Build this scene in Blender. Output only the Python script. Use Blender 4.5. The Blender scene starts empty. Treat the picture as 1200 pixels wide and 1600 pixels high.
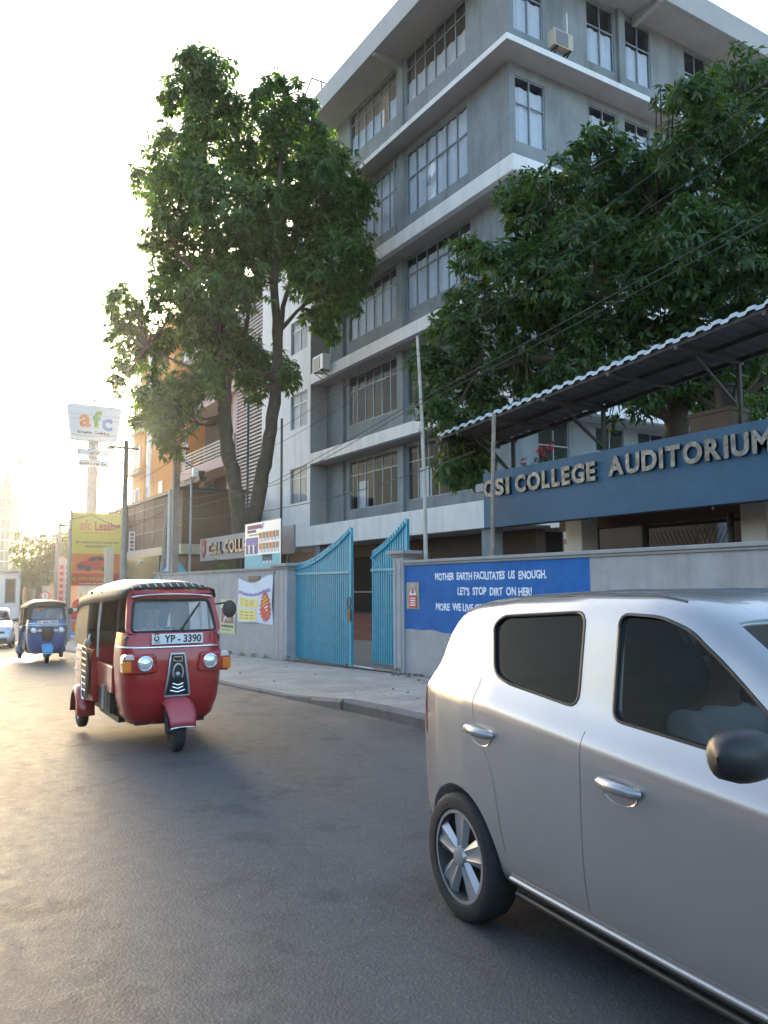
import bpy, bmesh, math, random
import numpy as np
from mathutils import Vector, Matrix
R = math.radians
random.seed(7); rng = np.random.default_rng(7)
C = bpy.context.scene.collection
sc = bpy.context.scene

# ------------------------------------------------------------------ camera
cam = bpy.data.cameras.new('camera'); camo = bpy.data.objects.new('camera', cam); C.objects.link(camo)
yaw, pit, rol = R(31.4), R(5.3), R(-.25)
f0 = Vector((math.sin(yaw), math.cos(yaw), 0)); r0 = Vector((math.cos(yaw), -math.sin(yaw), 0))
fw = f0*math.cos(pit) + Vector((0, 0, math.sin(pit))); u0 = r0.cross(fw)
r1 = r0*math.cos(rol) + u0*math.sin(rol); u1 = u0*math.cos(rol) - r0*math.sin(rol)
camo.matrix_world = Matrix(((r1.x, u1.x, -fw.x, 0), (r1.y, u1.y, -fw.y, 0), (r1.z, u1.z, -fw.z, 1.55), (0, 0, 0, 1)))
cam.sensor_fit = 'VERTICAL'; cam.sensor_height = 36; cam.lens = 36*1257/1600
cam.clip_start = .05; cam.clip_end = 3000
sc.camera = camo
# ------------------------------------------------------------------ sky, sun, exposure
SUN_EL, SUN_AZ = R(7.4), R(13.2)          # azimuth from +Y towards +X
w = bpy.data.worlds.new('World'); sc.world = w; w.use_nodes = True
nt = w.node_tree; nt.nodes.clear()
sky = nt.nodes.new('ShaderNodeTexSky'); sky.sky_type = 'NISHITA'; sky.sun_disc = False
sky.sun_elevation = SUN_EL; sky.sun_rotation = SUN_AZ
sky.air_density = 1.0; sky.dust_density = 4.0; sky.ozone_density = 1.7; sky.altitude = 10
bg = nt.nodes.new('ShaderNodeBackground'); bg.inputs[1].default_value = .15
wo = nt.nodes.new('ShaderNodeOutputWorld')
nt.links.new(sky.outputs[0], bg.inputs[0]); nt.links.new(bg.outputs[0], wo.inputs[0])
sl = bpy.data.lights.new('sun', 'SUN'); sl.energy = 3.1; sl.angle = R(.6); sl.color = (1, .86, .68)
so = bpy.data.objects.new('sun', sl); C.objects.link(so)
sd = Vector((math.sin(SUN_AZ)*math.cos(SUN_EL), math.cos(SUN_AZ)*math.cos(SUN_EL), math.sin(SUN_EL)))
so.rotation_euler = sd.to_track_quat('Z', 'Y').to_euler(); so.location = (10, 60, 60)
sc.view_settings.view_transform = 'Standard'; sc.view_settings.look = 'None'
sc.view_settings.gamma = 1; sc.view_settings.use_curve_mapping = False
sc.view_settings.exposure = 2.9
sc.render.engine = 'CYCLES'
sc.cycles.use_denoising = True
try: sc.cycles.denoiser = 'OPENIMAGEDENOISE'
except Exception: pass
sc.cycles.max_bounces = 8; sc.cycles.transparent_max_bounces = 16; sc.cycles.volume_bounces = 1
sc.cycles.caustics_reflective = False; sc.cycles.caustics_refractive = False
sc.cycles.sample_clamp_indirect = 6

# ------------------------------------------------------------------ materials
def mat(name, col, rough=.7, metal=0., var=.12, scale=3., bump=.0, bscale=40., stain=0., stain_col=(.08, .07, .06), coat=0., spec=.5, streak=False, emit=0.):
    m = bpy.data.materials.new(name); m.use_nodes = True; n = m.node_tree; n.nodes.clear(); L = n.links.new
    out = n.nodes.new('ShaderNodeOutputMaterial'); p = n.nodes.new('ShaderNodeBsdfPrincipled'); L(p.outputs[0], out.inputs[0])
    p.inputs['Roughness'].default_value = rough; p.inputs['Metallic'].default_value = metal
    p.inputs['Coat Weight'].default_value = coat; p.inputs['Coat Roughness'].default_value = .04
    p.inputs['Specular IOR Level'].default_value = spec
    tc = n.nodes.new('ShaderNodeTexCoord'); src = tc.outputs['Object']
    cur = None
    if var > 0:
        nz = n.nodes.new('ShaderNodeTexNoise'); nz.inputs['Scale'].default_value = scale; nz.inputs['Detail'].default_value = 6; nz.inputs['Roughness'].default_value = .65
        L(src, nz.inputs['Vector'])
        mr = n.nodes.new('ShaderNodeMapRange'); mr.inputs[1].default_value = .3; mr.inputs[2].default_value = .7; mr.inputs[3].default_value = 1-var; mr.inputs[4].default_value = 1+var
        L(nz.outputs[0], mr.inputs[0])
        mx = n.nodes.new('ShaderNodeMix'); mx.data_type = 'RGBA'; mx.blend_type = 'MULTIPLY'; mx.inputs[0].default_value = 1
        mx.inputs[6].default_value = (*col, 1); L(mr.outputs[0], mx.inputs[7]); cur = mx.outputs[2]
    if stain > 0:
        mp = n.nodes.new('ShaderNodeMapping'); L(src, mp.inputs[0])
        mp.inputs['Scale'].default_value = (2.2, 2.2, .25) if streak else (1, 1, 1)
        nz = n.nodes.new('ShaderNodeTexNoise'); nz.inputs['Scale'].default_value = 1.1; nz.inputs['Detail'].default_value = 8; nz.inputs['Roughness'].default_value = .7
        L(mp.outputs[0], nz.inputs['Vector'])
        mr = n.nodes.new('ShaderNodeMapRange'); mr.inputs[1].default_value = .48; mr.inputs[2].default_value = .78; mr.inputs[3].default_value = 0; mr.inputs[4].default_value = stain
        L(nz.outputs[0], mr.inputs[0])
        mx = n.nodes.new('ShaderNodeMix'); mx.data_type = 'RGBA'
        L(mr.outputs[0], mx.inputs[0])
        if cur is not None: L(cur, mx.inputs[6])
        else: mx.inputs[6].default_value = (*col, 1)
        mx.inputs[7].default_value = (*stain_col, 1); cur = mx.outputs[2]
    if cur is not None: L(cur, p.inputs['Base Color'])
    else: p.inputs['Base Color'].default_value = (*col, 1)
    if bump > 0:
        nb = n.nodes.new('ShaderNodeTexNoise'); nb.inputs['Scale'].default_value = bscale; nb.inputs['Detail'].default_value = 5
        L(src, nb.inputs['Vector'])
        b = n.nodes.new('ShaderNodeBump'); b.inputs['Strength'].default_value = bump; b.inputs['Distance'].default_value = .02
        L(nb.outputs[0], b.inputs['Height']); L(b.outputs[0], p.inputs['Normal'])
    if emit > 0:
        p.inputs['Emission Color'].default_value = (*col, 1); p.inputs['Emission Strength'].default_value = emit
    return m

def glass_mat(name, tint=(.75, .8, .82), trans=.6, rough=.03, base=(.03, .035, .04), spec=.8):
    m = bpy.data.materials.new(name); m.use_nodes = True; n = m.node_tree; n.nodes.clear(); L = n.links.new
    out = n.nodes.new('ShaderNodeOutputMaterial')
    p = n.nodes.new('ShaderNodeBsdfPrincipled'); p.inputs['Base Color'].default_value = (*base, 1); p.inputs['Roughness'].default_value = rough; p.inputs['Specular IOR Level'].default_value = spec
    t = n.nodes.new('ShaderNodeBsdfTransparent'); t.inputs[0].default_value = (*tint, 1)
    lw = n.nodes.new('ShaderNodeLayerWeight'); lw.inputs[0].default_value = .5
    pw = n.nodes.new('ShaderNodeMath'); pw.operation = 'POWER'; L(lw.outputs['Facing'], pw.inputs[0]); pw.inputs[1].default_value = 4.5
    mr = n.nodes.new('ShaderNodeMapRange'); mr.inputs[1].default_value = 0; mr.inputs[2].default_value = 1; mr.inputs[3].default_value = trans; mr.inputs[4].default_value = 0
    L(pw.outputs[0], mr.inputs[0])
    mx = n.nodes.new('ShaderNodeMixShader'); L(mr.outputs[0], mx.inputs[0]); L(p.outputs[0], mx.inputs[1]); L(t.outputs[0], mx.inputs[2])
    L(mx.outputs[0], out.inputs[0])
    return m

def leaf_mat(name, cols, trans=.35):
    m = bpy.data.materials.new(name); m.use_nodes = True; n = m.node_tree; n.nodes.clear(); L = n.links.new
    out = n.nodes.new('ShaderNodeOutputMaterial')
    g = n.nodes.new('ShaderNodeNewGeometry'); cr = n.nodes.new('ShaderNodeValToRGB'); L(g.outputs['Random Per Island'], cr.inputs[0])
    el = cr.color_ramp.elements
    while len(el) < len(cols): el.new(.5)
    for i, c in enumerate(cols): el[i].position = i/(len(cols)-1); el[i].color = (*c, 1)
    p = n.nodes.new('ShaderNodeBsdfPrincipled'); p.inputs['Roughness'].default_value = .42; p.inputs['Specular IOR Level'].default_value = .45
    L(cr.outputs[0], p.inputs['Base Color'])
    t = n.nodes.new('ShaderNodeBsdfTranslucent')
    hs = n.nodes.new('ShaderNodeMix'); hs.data_type = 'RGBA'; hs.blend_type = 'MULTIPLY'; hs.inputs[0].default_value = 1; L(cr.outputs[0], hs.inputs[6]); hs.inputs[7].default_value = (1.5, 1.6, .5, 1)
    L(hs.outputs[2], t.inputs[0])
    mx = n.nodes.new('ShaderNodeMixShader'); mx.inputs[0].default_value = trans; L(p.outputs[0], mx.inputs[1]); L(t.outputs[0], mx.inputs[2]); L(mx.outputs[0], out.inputs[0])
    return m

def road_mat():
    m = bpy.data.materials.new('asphalt'); m.use_nodes = True; n = m.node_tree; n.nodes.clear(); L = n.links.new
    out = n.nodes.new('ShaderNodeOutputMaterial'); p = n.nodes.new('ShaderNodeBsdfPrincipled'); L(p.outputs[0], out.inputs[0])
    tc = n.nodes.new('ShaderNodeTexCoord'); src = tc.outputs['Object']
    def noise(s, d=6, r=.6, vec=None):
        q = n.nodes.new('ShaderNodeTexNoise'); q.inputs['Scale'].default_value = s; q.inputs['Detail'].default_value = d; q.inputs['Roughness'].default_value = r
        L(vec or src, q.inputs['Vector']); return q.outputs[0]
    def rng_(x, a, b, c, d):
        q = n.nodes.new('ShaderNodeMapRange'); L(x, q.inputs[0]); q.inputs[1].default_value = a; q.inputs[2].default_value = b; q.inputs[3].default_value = c; q.inputs[4].default_value = d; return q.outputs[0]
    def mixc(f, a, b, mode='MIX'):
        q = n.nodes.new('ShaderNodeMix'); q.data_type = 'RGBA'; q.blend_type = mode
        if hasattr(f, 'links'): L(f, q.inputs[0])
        else: q.inputs[0].default_value = f
        for i, v in ((6, a), (7, b)):
            if hasattr(v, 'links'): L(v, q.inputs[i])
            else: q.inputs[i].default_value = (*v, 1)
        return q.outputs[2]
    mp = n.nodes.new('ShaderNodeMapping'); L(src, mp.inputs[0]); mp.inputs['Scale'].default_value = (1.6, .35, 1)
    big = noise(.55, 5, .6, mp.outputs[0]); patch = noise(1.3, 6, .65)
    c = mixc(rng_(big, .35, .65, 0, 1), (.068, .067, .067), (.094, .092, .089))
    vo = n.nodes.new('ShaderNodeTexVoronoi'); vo.inputs['Scale'].default_value = 95; L(src, vo.inputs['Vector'])
    agg = n.nodes.new('ShaderNodeSeparateColor'); L(vo.outputs['Color'], agg.inputs[0])
    c = mixc(rng_(agg.outputs[0], .82, .99, 0, .42), c, (.18, .175, .165))
    wear = rng_(patch, .54, .64, 0, 1)
    c = mixc(rng_(patch, .54, .62, 0, .62), c, (.032, .031, .032))
    dust = noise(.9, 7, .7)
    sx = n.nodes.new('ShaderNodeSeparateXYZ'); L(src, sx.inputs[0])
    edge = rng_(sx.outputs[0], 3.9, 5.0, 0, .8)
    mm = n.nodes.new('ShaderNodeMath'); mm.operation = 'MULTIPLY'; L(edge, mm.inputs[0]); L(rng_(dust, .4, .62, 0, 1), mm.inputs[1])
    c = mixc(mm.outputs[0], c, (.24, .20, .155))
    L(c, p.inputs['Base Color'])
    crk = n.nodes.new('ShaderNodeTexVoronoi'); crk.feature = 'DISTANCE_TO_EDGE'; crk.inputs['Scale'].default_value = .42
    wv = n.nodes.new('ShaderNodeTexNoise'); wv.inputs['Scale'].default_value = 2.3; wv.inputs['Detail'].default_value = 6; L(src, wv.inputs['Vector'])
    va = n.nodes.new('ShaderNodeVectorMath'); va.operation = 'MULTIPLY_ADD'; L(wv.outputs['Color'], va.inputs[0]); va.inputs[1].default_value = (.9, .9, 0); L(src, va.inputs[2]); L(va.outputs[0], crk.inputs['Vector'])
    cm = n.nodes.new('ShaderNodeMath'); cm.operation = 'MULTIPLY'; L(rng_(crk.outputs['Distance'], .0, .008, .5, 0), cm.inputs[0]); L(rng_(noise(.35, 3), .48, .56, 0, 1), cm.inputs[1])
    c = mixc(cm.outputs[0], c, (.018, .017, .017))
    mp2 = n.nodes.new('ShaderNodeMapping'); L(src, mp2.inputs[0]); mp2.inputs['Scale'].default_value = (1.1, .10, 1)
    c = mixc(rng_(noise(1.0, 4, .5, mp2.outputs[0]), .52, .66, 0, .45), c, (.036, .035, .037))
    spot = n.nodes.new('ShaderNodeTexVoronoi'); spot.inputs['Scale'].default_value = .8; L(va.outputs[0], spot.inputs['Vector'])
    c = mixc(rng_(spot.outputs['Distance'], .07, .16, .5, 0), c, (.028, .027, .027))
    L(c, p.inputs['Base Color'])
    L(rng_(noise(9, 6, .7), .35, .65, .55, .68), p.inputs['Roughness'])
    fine = noise(150, 3, .7)
    vo2 = n.nodes.new('ShaderNodeTexVoronoi'); vo2.inputs['Scale'].default_value = 70; L(src, vo2.inputs['Vector'])
    h = n.nodes.new('ShaderNodeMath'); h.operation = 'ADD'; L(vo2.outputs['Distance'], h.inputs[0]); L(fine, h.inputs[1])
    pits = noise(28, 5, .75)
    h2 = n.nodes.new('ShaderNodeMath'); h2.operation = 'MULTIPLY'; L(wear, h2.inputs[0]); L(pits, h2.inputs[1])
    h3 = n.nodes.new('ShaderNodeMath'); h3.operation = 'MULTIPLY_ADD'; L(h2.outputs[0], h3.inputs[0]); h3.inputs[1].default_value = -2.6; L(h.outputs[0], h3.inputs[2])
    b = n.nodes.new('ShaderNodeBump'); b.inputs['Strength'].default_value = .36; b.inputs['Distance'].default_value = .006
    L(h3.outputs[0], b.inputs['Height']); L(b.outputs[0], p.inputs['Normal'])
    return m

# ------------------------------------------------------------------ mesh builder
class MB:
    def __init__(s): s.v = []; s.f = []; s.mi = []; s.m = 0
    def add(s, vs, fs):
        o = len(s.v); s.v += [tuple(p) for p in vs]; s.f += [tuple(i+o for i in f) for f in fs]; s.mi += [s.m]*len(fs); return s
    def box(s, a, b):
        x0, y0, z0 = [min(p) for p in zip(a, b)]; x1, y1, z1 = [max(p) for p in zip(a, b)]
        return s.add([(x0, y0, z0), (x1, y0, z0), (x1, y1, z0), (x0, y1, z0), (x0, y0, z1), (x1, y0, z1), (x1, y1, z1), (x0, y1, z1)],
                     [(0, 3, 2, 1), (4, 5, 6, 7), (0, 1, 5, 4), (1, 2, 6, 5), (2, 3, 7, 6), (3, 0, 4, 7)])
    def bar(s, a, b, w_, h_, up=(0, 0, 1)):
        a = Vector(a); b = Vector(b); d = (b-a).normalized(); up = Vector(up)
        if abs(d.dot(up)) > .97: up = Vector((1, 0, 0))
        x = d.cross(up).normalized()*w_/2; y = x.cross(d).normalized()*h_/2
        vs = [a-x-y, a+x-y, a+x+y, a-x+y, b-x-y, b+x-y, b+x+y, b-x+y]
        return s.add(vs, [(0, 1, 2, 3), (7, 6, 5, 4), (0, 4, 5, 1), (1, 5, 6, 2), (2, 6, 7, 3), (3, 7, 4, 0)])
    def tube(s, pts, r, n=8, cap=True):
        pts = [Vector(p) for p in pts]; rs = r if hasattr(r, '__len__') else [r]*len(pts)
        o = len(s.v); vs = []; prev = None
        for i, p in enumerate(pts):
            d = (pts[min(i+1, len(pts)-1)]-pts[max(i-1, 0)])
            d = d.normalized() if d.length > 1e-9 else Vector((0, 0, 1))
            if prev is None: x = d.orthogonal().normalized()
            else: x = (prev-d*prev.dot(d)); x = x.normalized() if x.length > 1e-6 else d.orthogonal().normalized()
            prev = x; y = d.cross(x)
            for k in range(n):
                t = 2*math.pi*k/n; vs.append(p+(x*math.cos(t)+y*math.sin(t))*rs[i])
        fs = [(i*n+k, i*n+(k+1) % n, (i+1)*n+(k+1) % n, (i+1)*n+k) for i in range(len(pts)-1) for k in range(n)]
        if cap: fs += [tuple(range(n-1, -1, -1)), tuple((len(pts)-1)*n+k for k in range(n))]
        return s.add(vs, fs)
    def prism(s, poly, o, ux, uy, depth):          # polygon in a plane, extruded along ux x uy by depth (backwards)
        o = Vector(o); ux = Vector(ux); uy = Vector(uy); nn = ux.cross(uy).normalized()
        n = len(poly); f = [o+ux*a+uy*b for a, b in poly]; k = [p-nn*depth for p in f]
        return s.add(f+k, [tuple(range(n)), tuple(range(2*n-1, n-1, -1))]+[(i, n+i, n+(i+1) % n, (i+1) % n) for i in range(n)])
    def lathe(s, prof, o, axis, n=24):             # prof: (along axis, radius)
        o = Vector(o); ax = Vector(axis).normalized(); x = ax.orthogonal().normalized(); y = ax.cross(x)
        vs = [o+ax*a+(x*math.cos(2*math.pi*k/n)+y*math.sin(2*math.pi*k/n))*r for a, r in prof for k in range(n)]
        fs = [(i*n+k, i*n+(k+1) % n, (i+1)*n+(k+1) % n, (i+1)*n+k) for i in range(len(prof)-1) for k in range(n)]
        return s.add(vs, fs)
    def grid(s, rows, close=False):
        m_ = len(rows[0]); vs = [p for r in rows for p in r]
        fs = [(i*m_+k, i*m_+(k+1) % m_, (i+1)*m_+(k+1) % m_, (i+1)*m_+k) for i in range(len(rows)-1) for k in range(m_ if close else m_-1)]
        return s.add(vs, fs)
    def quad(s, a, b, c, d): return s.add([a, b, c, d], [(0, 1, 2, 3)])
    def mesh(s, name, mats, smooth=None):
        me = bpy.data.meshes.new(name); me.from_pydata(s.v, [], s.f)
        for m_ in (mats if isinstance(mats, (list, tuple)) else [mats]): me.materials.append(m_)
        if any(s.mi): me.polygons.foreach_set('material_index', s.mi)
        if smooth is not None:
            me.polygons.foreach_set('use_smooth', [True]*len(me.polygons))
            try: me.set_sharp_from_angle(angle=R(smooth))
            except Exception: pass
        me.validate(); me.update(); return me
    def build(s, name, mats, parent=None, smooth=None, bevel=0, seg=2):
        o = bpy.data.objects.new(name, s.mesh(name, mats, smooth)); C.objects.link(o)
        if parent: o.parent = parent
        if bevel:
            b = o.modifiers.new('bevel', 'BEVEL'); b.width = bevel; b.segments = seg; b.limit_method = 'ANGLE'; b.angle_limit = R(40); b.harden_normals = False
        return o

def tag(o, label=None, cat=None, group=None, kind=None):
    if label: o['label'] = label
    if cat: o['category'] = cat
    if group: o['group'] = group
    if kind: o['kind'] = kind
    return o
def thing(name, label, cat, loc=(0, 0, 0), rz=0, group=None):
    o = bpy.data.objects.new(name, None); C.objects.link(o); o.location = loc; o.rotation_euler = (0, 0, rz); o.empty_display_size = .2
    return tag(o, label, cat, group)
def link(name, me, parent=None, loc=None):
    o = bpy.data.objects.new(name, me); C.objects.link(o)
    if parent: o.parent = parent
    if loc is not None: o.location = loc
    return o
def copy_tree(o, parent=None):
    c = o.copy(); C.objects.link(c); c.parent = parent if parent else o.parent
    for ch in list(o.children): copy_tree(ch, c)
    return c
def evaluated(o):                                   # bake modifiers, drop the temporary object
    dg = bpy.context.evaluated_depsgraph_get(); me = bpy.data.meshes.new_from_object(o.evaluated_get(dg)); bpy.data.objects.remove(o); return me
def frame3(o, ux, uy):
    ux = Vector(ux).normalized(); uy = Vector(uy).normalized(); n = ux.cross(uy)
    return Matrix(((ux.x, uy.x, n.x, o[0]), (ux.y, uy.y, n.y, o[1]), (ux.z, uy.z, n.z, o[2]), (0, 0, 0, 1)))
WALLW = ((0, -1, 0), (0, 0, 1))       # reading directions on a face that looks towards -X
WALLS = ((1, 0, 0), (0, 0, 1))        # on a face that looks towards -Y
def text(s, size, o, dirs, m, name='lettering', parent=None, ext=.004, width=None, bold=0., align='LEFT', shear=0., local=False):
    cu = bpy.data.curves.new('t', 'FONT'); cu.body = s; cu.size = size; cu.extrude = ext; cu.offset = bold; cu.align_x = align; cu.resolution_u = 3; cu.shear = shear
    t = bpy.data.objects.new('t', cu); C.objects.link(t); me = evaluated(t); bpy.data.curves.remove(cu)
    if width:
        xs = [v.co.x for v in me.vertices]; k = width/max(1e-6, max(xs)-min(xs))
        for v in me.vertices: v.co.x *= k
    me.transform(frame3(o, *dirs)); me.materials.clear(); me.materials.append(m)
    me.name = name
    return link(name, me, parent)
def strokes(gl, o, dirs, size, wd, m, name, parent, ext=.004):
    """hand drawn round letters: lists of polylines in unit squares, drawn as flat ribbons"""
    b = MB(); F = frame3(o, *dirs)
    for pl, ox in gl:
        pts = [Vector((ox+x*size, y*size)) for x, y in pl]
        for i in range(len(pts)-1):
            a, c = pts[i], pts[i+1]; d = (c-a)
            if d.length < 1e-6: continue
            d.normalize(); n_ = Vector((-d.y, d.x))*wd/2; a = a-d*wd*.3; c = c+d*wd*.3
            q = [F @ Vector((p.x, p.y, ext)) for p in (a-n_, c-n_, c+n_, a+n_)]; k = [F @ Vector((p.x, p.y, 0)) for p in (a-n_, c-n_, c+n_, a+n_)]
            b.add(q+k, [(0, 1, 2, 3), (0, 4, 5, 1), (1, 5, 6, 2), (2, 6, 7, 3), (3, 7, 4, 0)])
    return b.build(name, m, parent)
def arc(cx, cy, r, a0, a1, n=10, ry=None):
    ry = ry or r
    return [(cx+r*math.cos(R(a0+(a1-a0)*i/n)), cy+ry*math.sin(R(a0+(a1-a0)*i/n))) for i in range(n+1)]
# round letters in the manner of the script on the sign
GL = dict(
    e=[arc(.5, .35, .35, 200, -150)+[(.5, .35)], arc(.35, .8, .16, -60, 200)],
    l=[arc(.45, .35, .33, 150, 400), arc(.62, .62, .14, -60, 250)],
    y=[arc(.35, .4, .2, 0, 360), [(.55, .55), (.75, .1)], arc(.75, .4, .25, -100, 90), [(.2, .05), (.9, .05)]],
    n=[arc(.3, .45, .18, 0, 360), arc(.55, .35, .38, 120, -120), [(.2, .0), (.7, .0)]],
    s=[arc(.3, .35, .24, 90, 400), arc(.7, .45, .2, 180, -160), [(.9, .6), (1.0, .95)]],
    p=[arc(.45, .35, .36, 120, 420), arc(.45, .85, .3, 20, 170)],
    v=[arc(.5, .35, .36, 60, 330), arc(.5, .45, .14, 0, 300)],
    m=[arc(.3, .3, .22, 60, 400), arc(.72, .35, .22, 200, -120), arc(.5, .75, .14, 0, 300)])
def script(word, o, dirs, size, wd, m, name, parent, ext=.004, gap=1.08):
    g = []; x = 0
    for ch in word:
        if ch != ' ':
            for pl in GL[ch]: g.append((pl, x))
        x += size*(gap if ch != ' ' else .7)
    return strokes(g, o, dirs, size, wd, m, name, parent, ext)

def zg(y): return -0.027*max(0., min(y, 45.)-8.)     # the road falls gently away

M = dict(
    concrete=mat('concrete', (.30, .295, .29), .85, var=.10, scale=2.2, bump=.25, bscale=35, stain=.35, stain_col=(.16, .15, .14), streak=True),
    wallgrey=mat('wall_paint_grey', (.33, .33, .345), .8, var=.12, scale=2.5, bump=.3, bscale=30, stain=.65, stain_col=(.19, .185, .175), streak=True),
    facade=mat('facade_grey', (.22, .245, .26), .85, var=.2, scale=.9, bump=.15, bscale=30, stain=.85, stain_col=(.115, .125, .125), streak=True),
    facade_light=mat('facade_light', (.40, .40, .41), .85, var=.07, scale=.9, bump=.1, bscale=30, stain=.3, stain_col=(.30, .30, .29), streak=True),
    white=mat('white_paint', (.74, .73, .73), .75, var=.05, scale=1.5, bump=.1, bscale=40, stain=.6, stain_col=(.40, .375, .34), streak=True),
    soffit=mat('soffit', (.42, .40, .39), .9, var=.08, scale=1.),
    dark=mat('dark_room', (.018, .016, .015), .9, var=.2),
    wframe=mat('window_frame', (.27, .31, .34), .5, var=.05, metal=.3),
    wframe_light=mat('window_frame_light', (.5, .52, .55), .45, var=.05, metal=.3),
    curtain=mat('curtain', (.84, .86, .92), .9, var=.06, scale=6),
    curtain_warm=mat('curtain_warm', (.80, .74, .68), .9, var=.08, scale=6),
    gateblue=mat('gate_blue', (.012, .29, .42), .5, var=.18, scale=6, stain=.3, stain_col=(.06, .16, .19), bump=.1, bscale=90),
    muralblue=mat('mural_blue', (.012, .115, .37), .8, spec=.25, var=.18, scale=4, stain=.35, stain_col=(.05, .16, .35), bump=.15, bscale=45),
    paintwhite=mat('painted_white', (.72, .76, .80), .7, var=.12, scale=30),
    signblue=mat('sign_blue', (.024, .080, .145), .6, spec=.3, var=.18, scale=2, stain=.45, stain_col=(.05, .105, .155), bump=.08, bscale=20),
    steel=mat('letter_steel', (.14, .14, .142), .40, metal=1., var=.5, scale=9, stain=.8, stain_col=(.06, .052, .046), bump=.5, bscale=12),
    rust=mat('rusty_pipe', (.30, .24, .20), .75, var=.3, scale=9, stain=.5, stain_col=(.16, .08, .04), bump=.3, bscale=60),
    polewhite=mat('pole_white', (.50, .46, .41), .8, var=.2, scale=7, stain=.9, stain_col=(.28, .15, .08), bump=.2, bscale=50),
    darksteel=mat('dark_steel', (.045, .042, .042), .6, var=.25, scale=8),
    roofsheet=mat('roof_sheet', (.36, .43, .49), .5, metal=.0, var=.12, scale=3, stain=.3, stain_col=(.32, .33, .34)),
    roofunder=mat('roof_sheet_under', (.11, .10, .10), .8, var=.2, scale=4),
    black=mat('black_plastic', (.018, .018, .019), .45, var=.1),
    rubber=mat('rubber', (.020, .020, .021), .8, var=.25, scale=20, bump=.2, bscale=60),
    chrome=mat('chrome', (.75, .75, .76), .12, metal=1., var=.05),
    alu=mat('hub_silver', (.42, .43, .45), .35, metal=.7, var=.1),
    red=mat('red_paint', (.38, .012, .014), .32, var=.10, scale=5, coat=.7, stain=.12, stain_col=(.20, .03, .025)),
    redpink=mat('red_paint_faded', (.50, .07, .085), .4, var=.1, coat=.4),
    blue=mat('blue_paint', (.012, .085, .25), .35, var=.1, scale=5, coat=.6),
    bluelight=mat('light_blue_paint', (.04, .30, .58), .4, var=.1, coat=.4),
    silver=mat('silver_paint', (.36, .355, .36), .26, metal=.5, var=.04, scale=3, coat=.7, stain=.12, stain_col=(.22, .20, .18)),
    whitecar=mat('pearl_white_paint', (.62, .65, .70), .3, var=.03, coat=.8, metal=.2),
    canvas=mat('black_canvas', (.020, .018, .017), .55, var=.3, scale=4, bump=.35, bscale=12),
    seat=mat('seat_vinyl', (.035, .03, .03), .6, var=.2),
    plate=mat('number_plate', (.75, .75, .76), .4, var=.05),
    ink=mat('ink_black', (.02, .02, .022), .6, var=.1),
    amber=mat('amber_lens', (.75, .20, .015), .15, var=.1, coat=.8),
    redlens=mat('red_lens', (.55, .01, .012), .15, var=.1, coat=.8),
    lamp=mat('lamp_glass', (.80, .80, .78), .1, metal=.5, var=.1, coat=1.),
    skin=mat('skin', (.22, .115, .07), .5, var=.1, scale=8),
    hair=mat('hair', (.012, .010, .009), .6, var=.2, scale=30),
    shirt=mat('shirt_pale', (.45, .47, .50), .85, var=.1, scale=6),
    trousers=mat('trousers', (.04, .045, .06), .85, var=.1),
    bark=mat('bark', (.085, .068, .048), .9, var=.3, scale=5, bump=.9, bscale=16, stain=.4, stain_col=(.06, .045, .038)),
    soil=mat('compound_ground', (.30, .26, .215), .95, var=.2, scale=2, bump=.4, bscale=30),
    pave=mat('pavement', (.33, .305, .28), .92, var=.22, scale=1.3, bump=.5, bscale=28, stain=.8, stain_col=(.215, .19, .165)),
    kerb=mat('kerb_stone', (.14, .135, .13), .9, var=.25, scale=5, bump=.5, bscale=40, stain=.4, stain_col=(.26, .23, .19)),
    tile=mat('red_step_tile', (.30, .10, .075), .55, var=.15, scale=6),
    wire=mat('cable', (.03, .03, .03), .7, var=.1),
    wpole=mat('concrete_pole', (.25, .225, .20), .9, var=.15, scale=5, bump=.3, bscale=30, stain=.35, stain_col=(.13, .11, .09)),
    orange=mat('orange_paint', (.55, .24, .06), .8, var=.08, scale=1, stain=.2, stain_col=(.40, .18, .06), streak=True),
    cream=mat('cream_paint', (.52, .43, .33), .8, var=.08, scale=1, stain=.25, stain_col=(.36, .29, .22), streak=True),
    pink=mat('pink_paint', (.55, .38, .36), .8, var=.08, scale=1),
    redwall=mat('red_wall', (.27, .05, .045), .8, var=.12, scale=1),
    brown=mat('brown_wall', (.115, .075, .055), .85, var=.18, scale=1.2, stain=.3, stain_col=(.07, .05, .04)),
    slat=mat('louvre_slat', (.52, .49, .47), .6, var=.1, scale=2),
    tarp=mat('tarp_blue', (.10, .40, .56), .6, var=.12, scale=3, bump=.2, bscale=6),
    glassdark=glass_mat('window_glass', (.93, .95, .97), .93),
    glasscar=glass_mat('car_glass', (.30, .33, .32), .78, base=(.006, .006, .006), spec=.45),
    glassscreen=glass_mat('windscreen_glass', (.9, .93, .93), .60, base=(.46, .49, .50)),  # pale grey base paints in the sky's reflection on the windscreens
    facegreen=mat('glass_green', (.11, .19, .17), .35, var=.2, scale=.3),
    leafL=leaf_mat('leaves_left_tree', [(.030, .075, .020), (.052, .115, .028), (.075, .150, .036), (.12, .20, .048)], .48),
    leafR=leaf_mat('leaves_mango', [(.022, .055, .019), (.040, .088, .027), (.058, .120, .033), (.11, .16, .035)], .40),
    leafF=leaf_mat('leaves_far', [(.045, .07, .025), (.07, .10, .03), (.10, .13, .035)], .4),
    petal=leaf_mat('petals_pink', [(.45, .03, .10), (.60, .06, .16), (.5, .05, .09)], .4),
)
def flat(name, col, rough=.6, var=.06, scale=8): return mat(name, col, rough, var=var, scale=scale)
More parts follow.
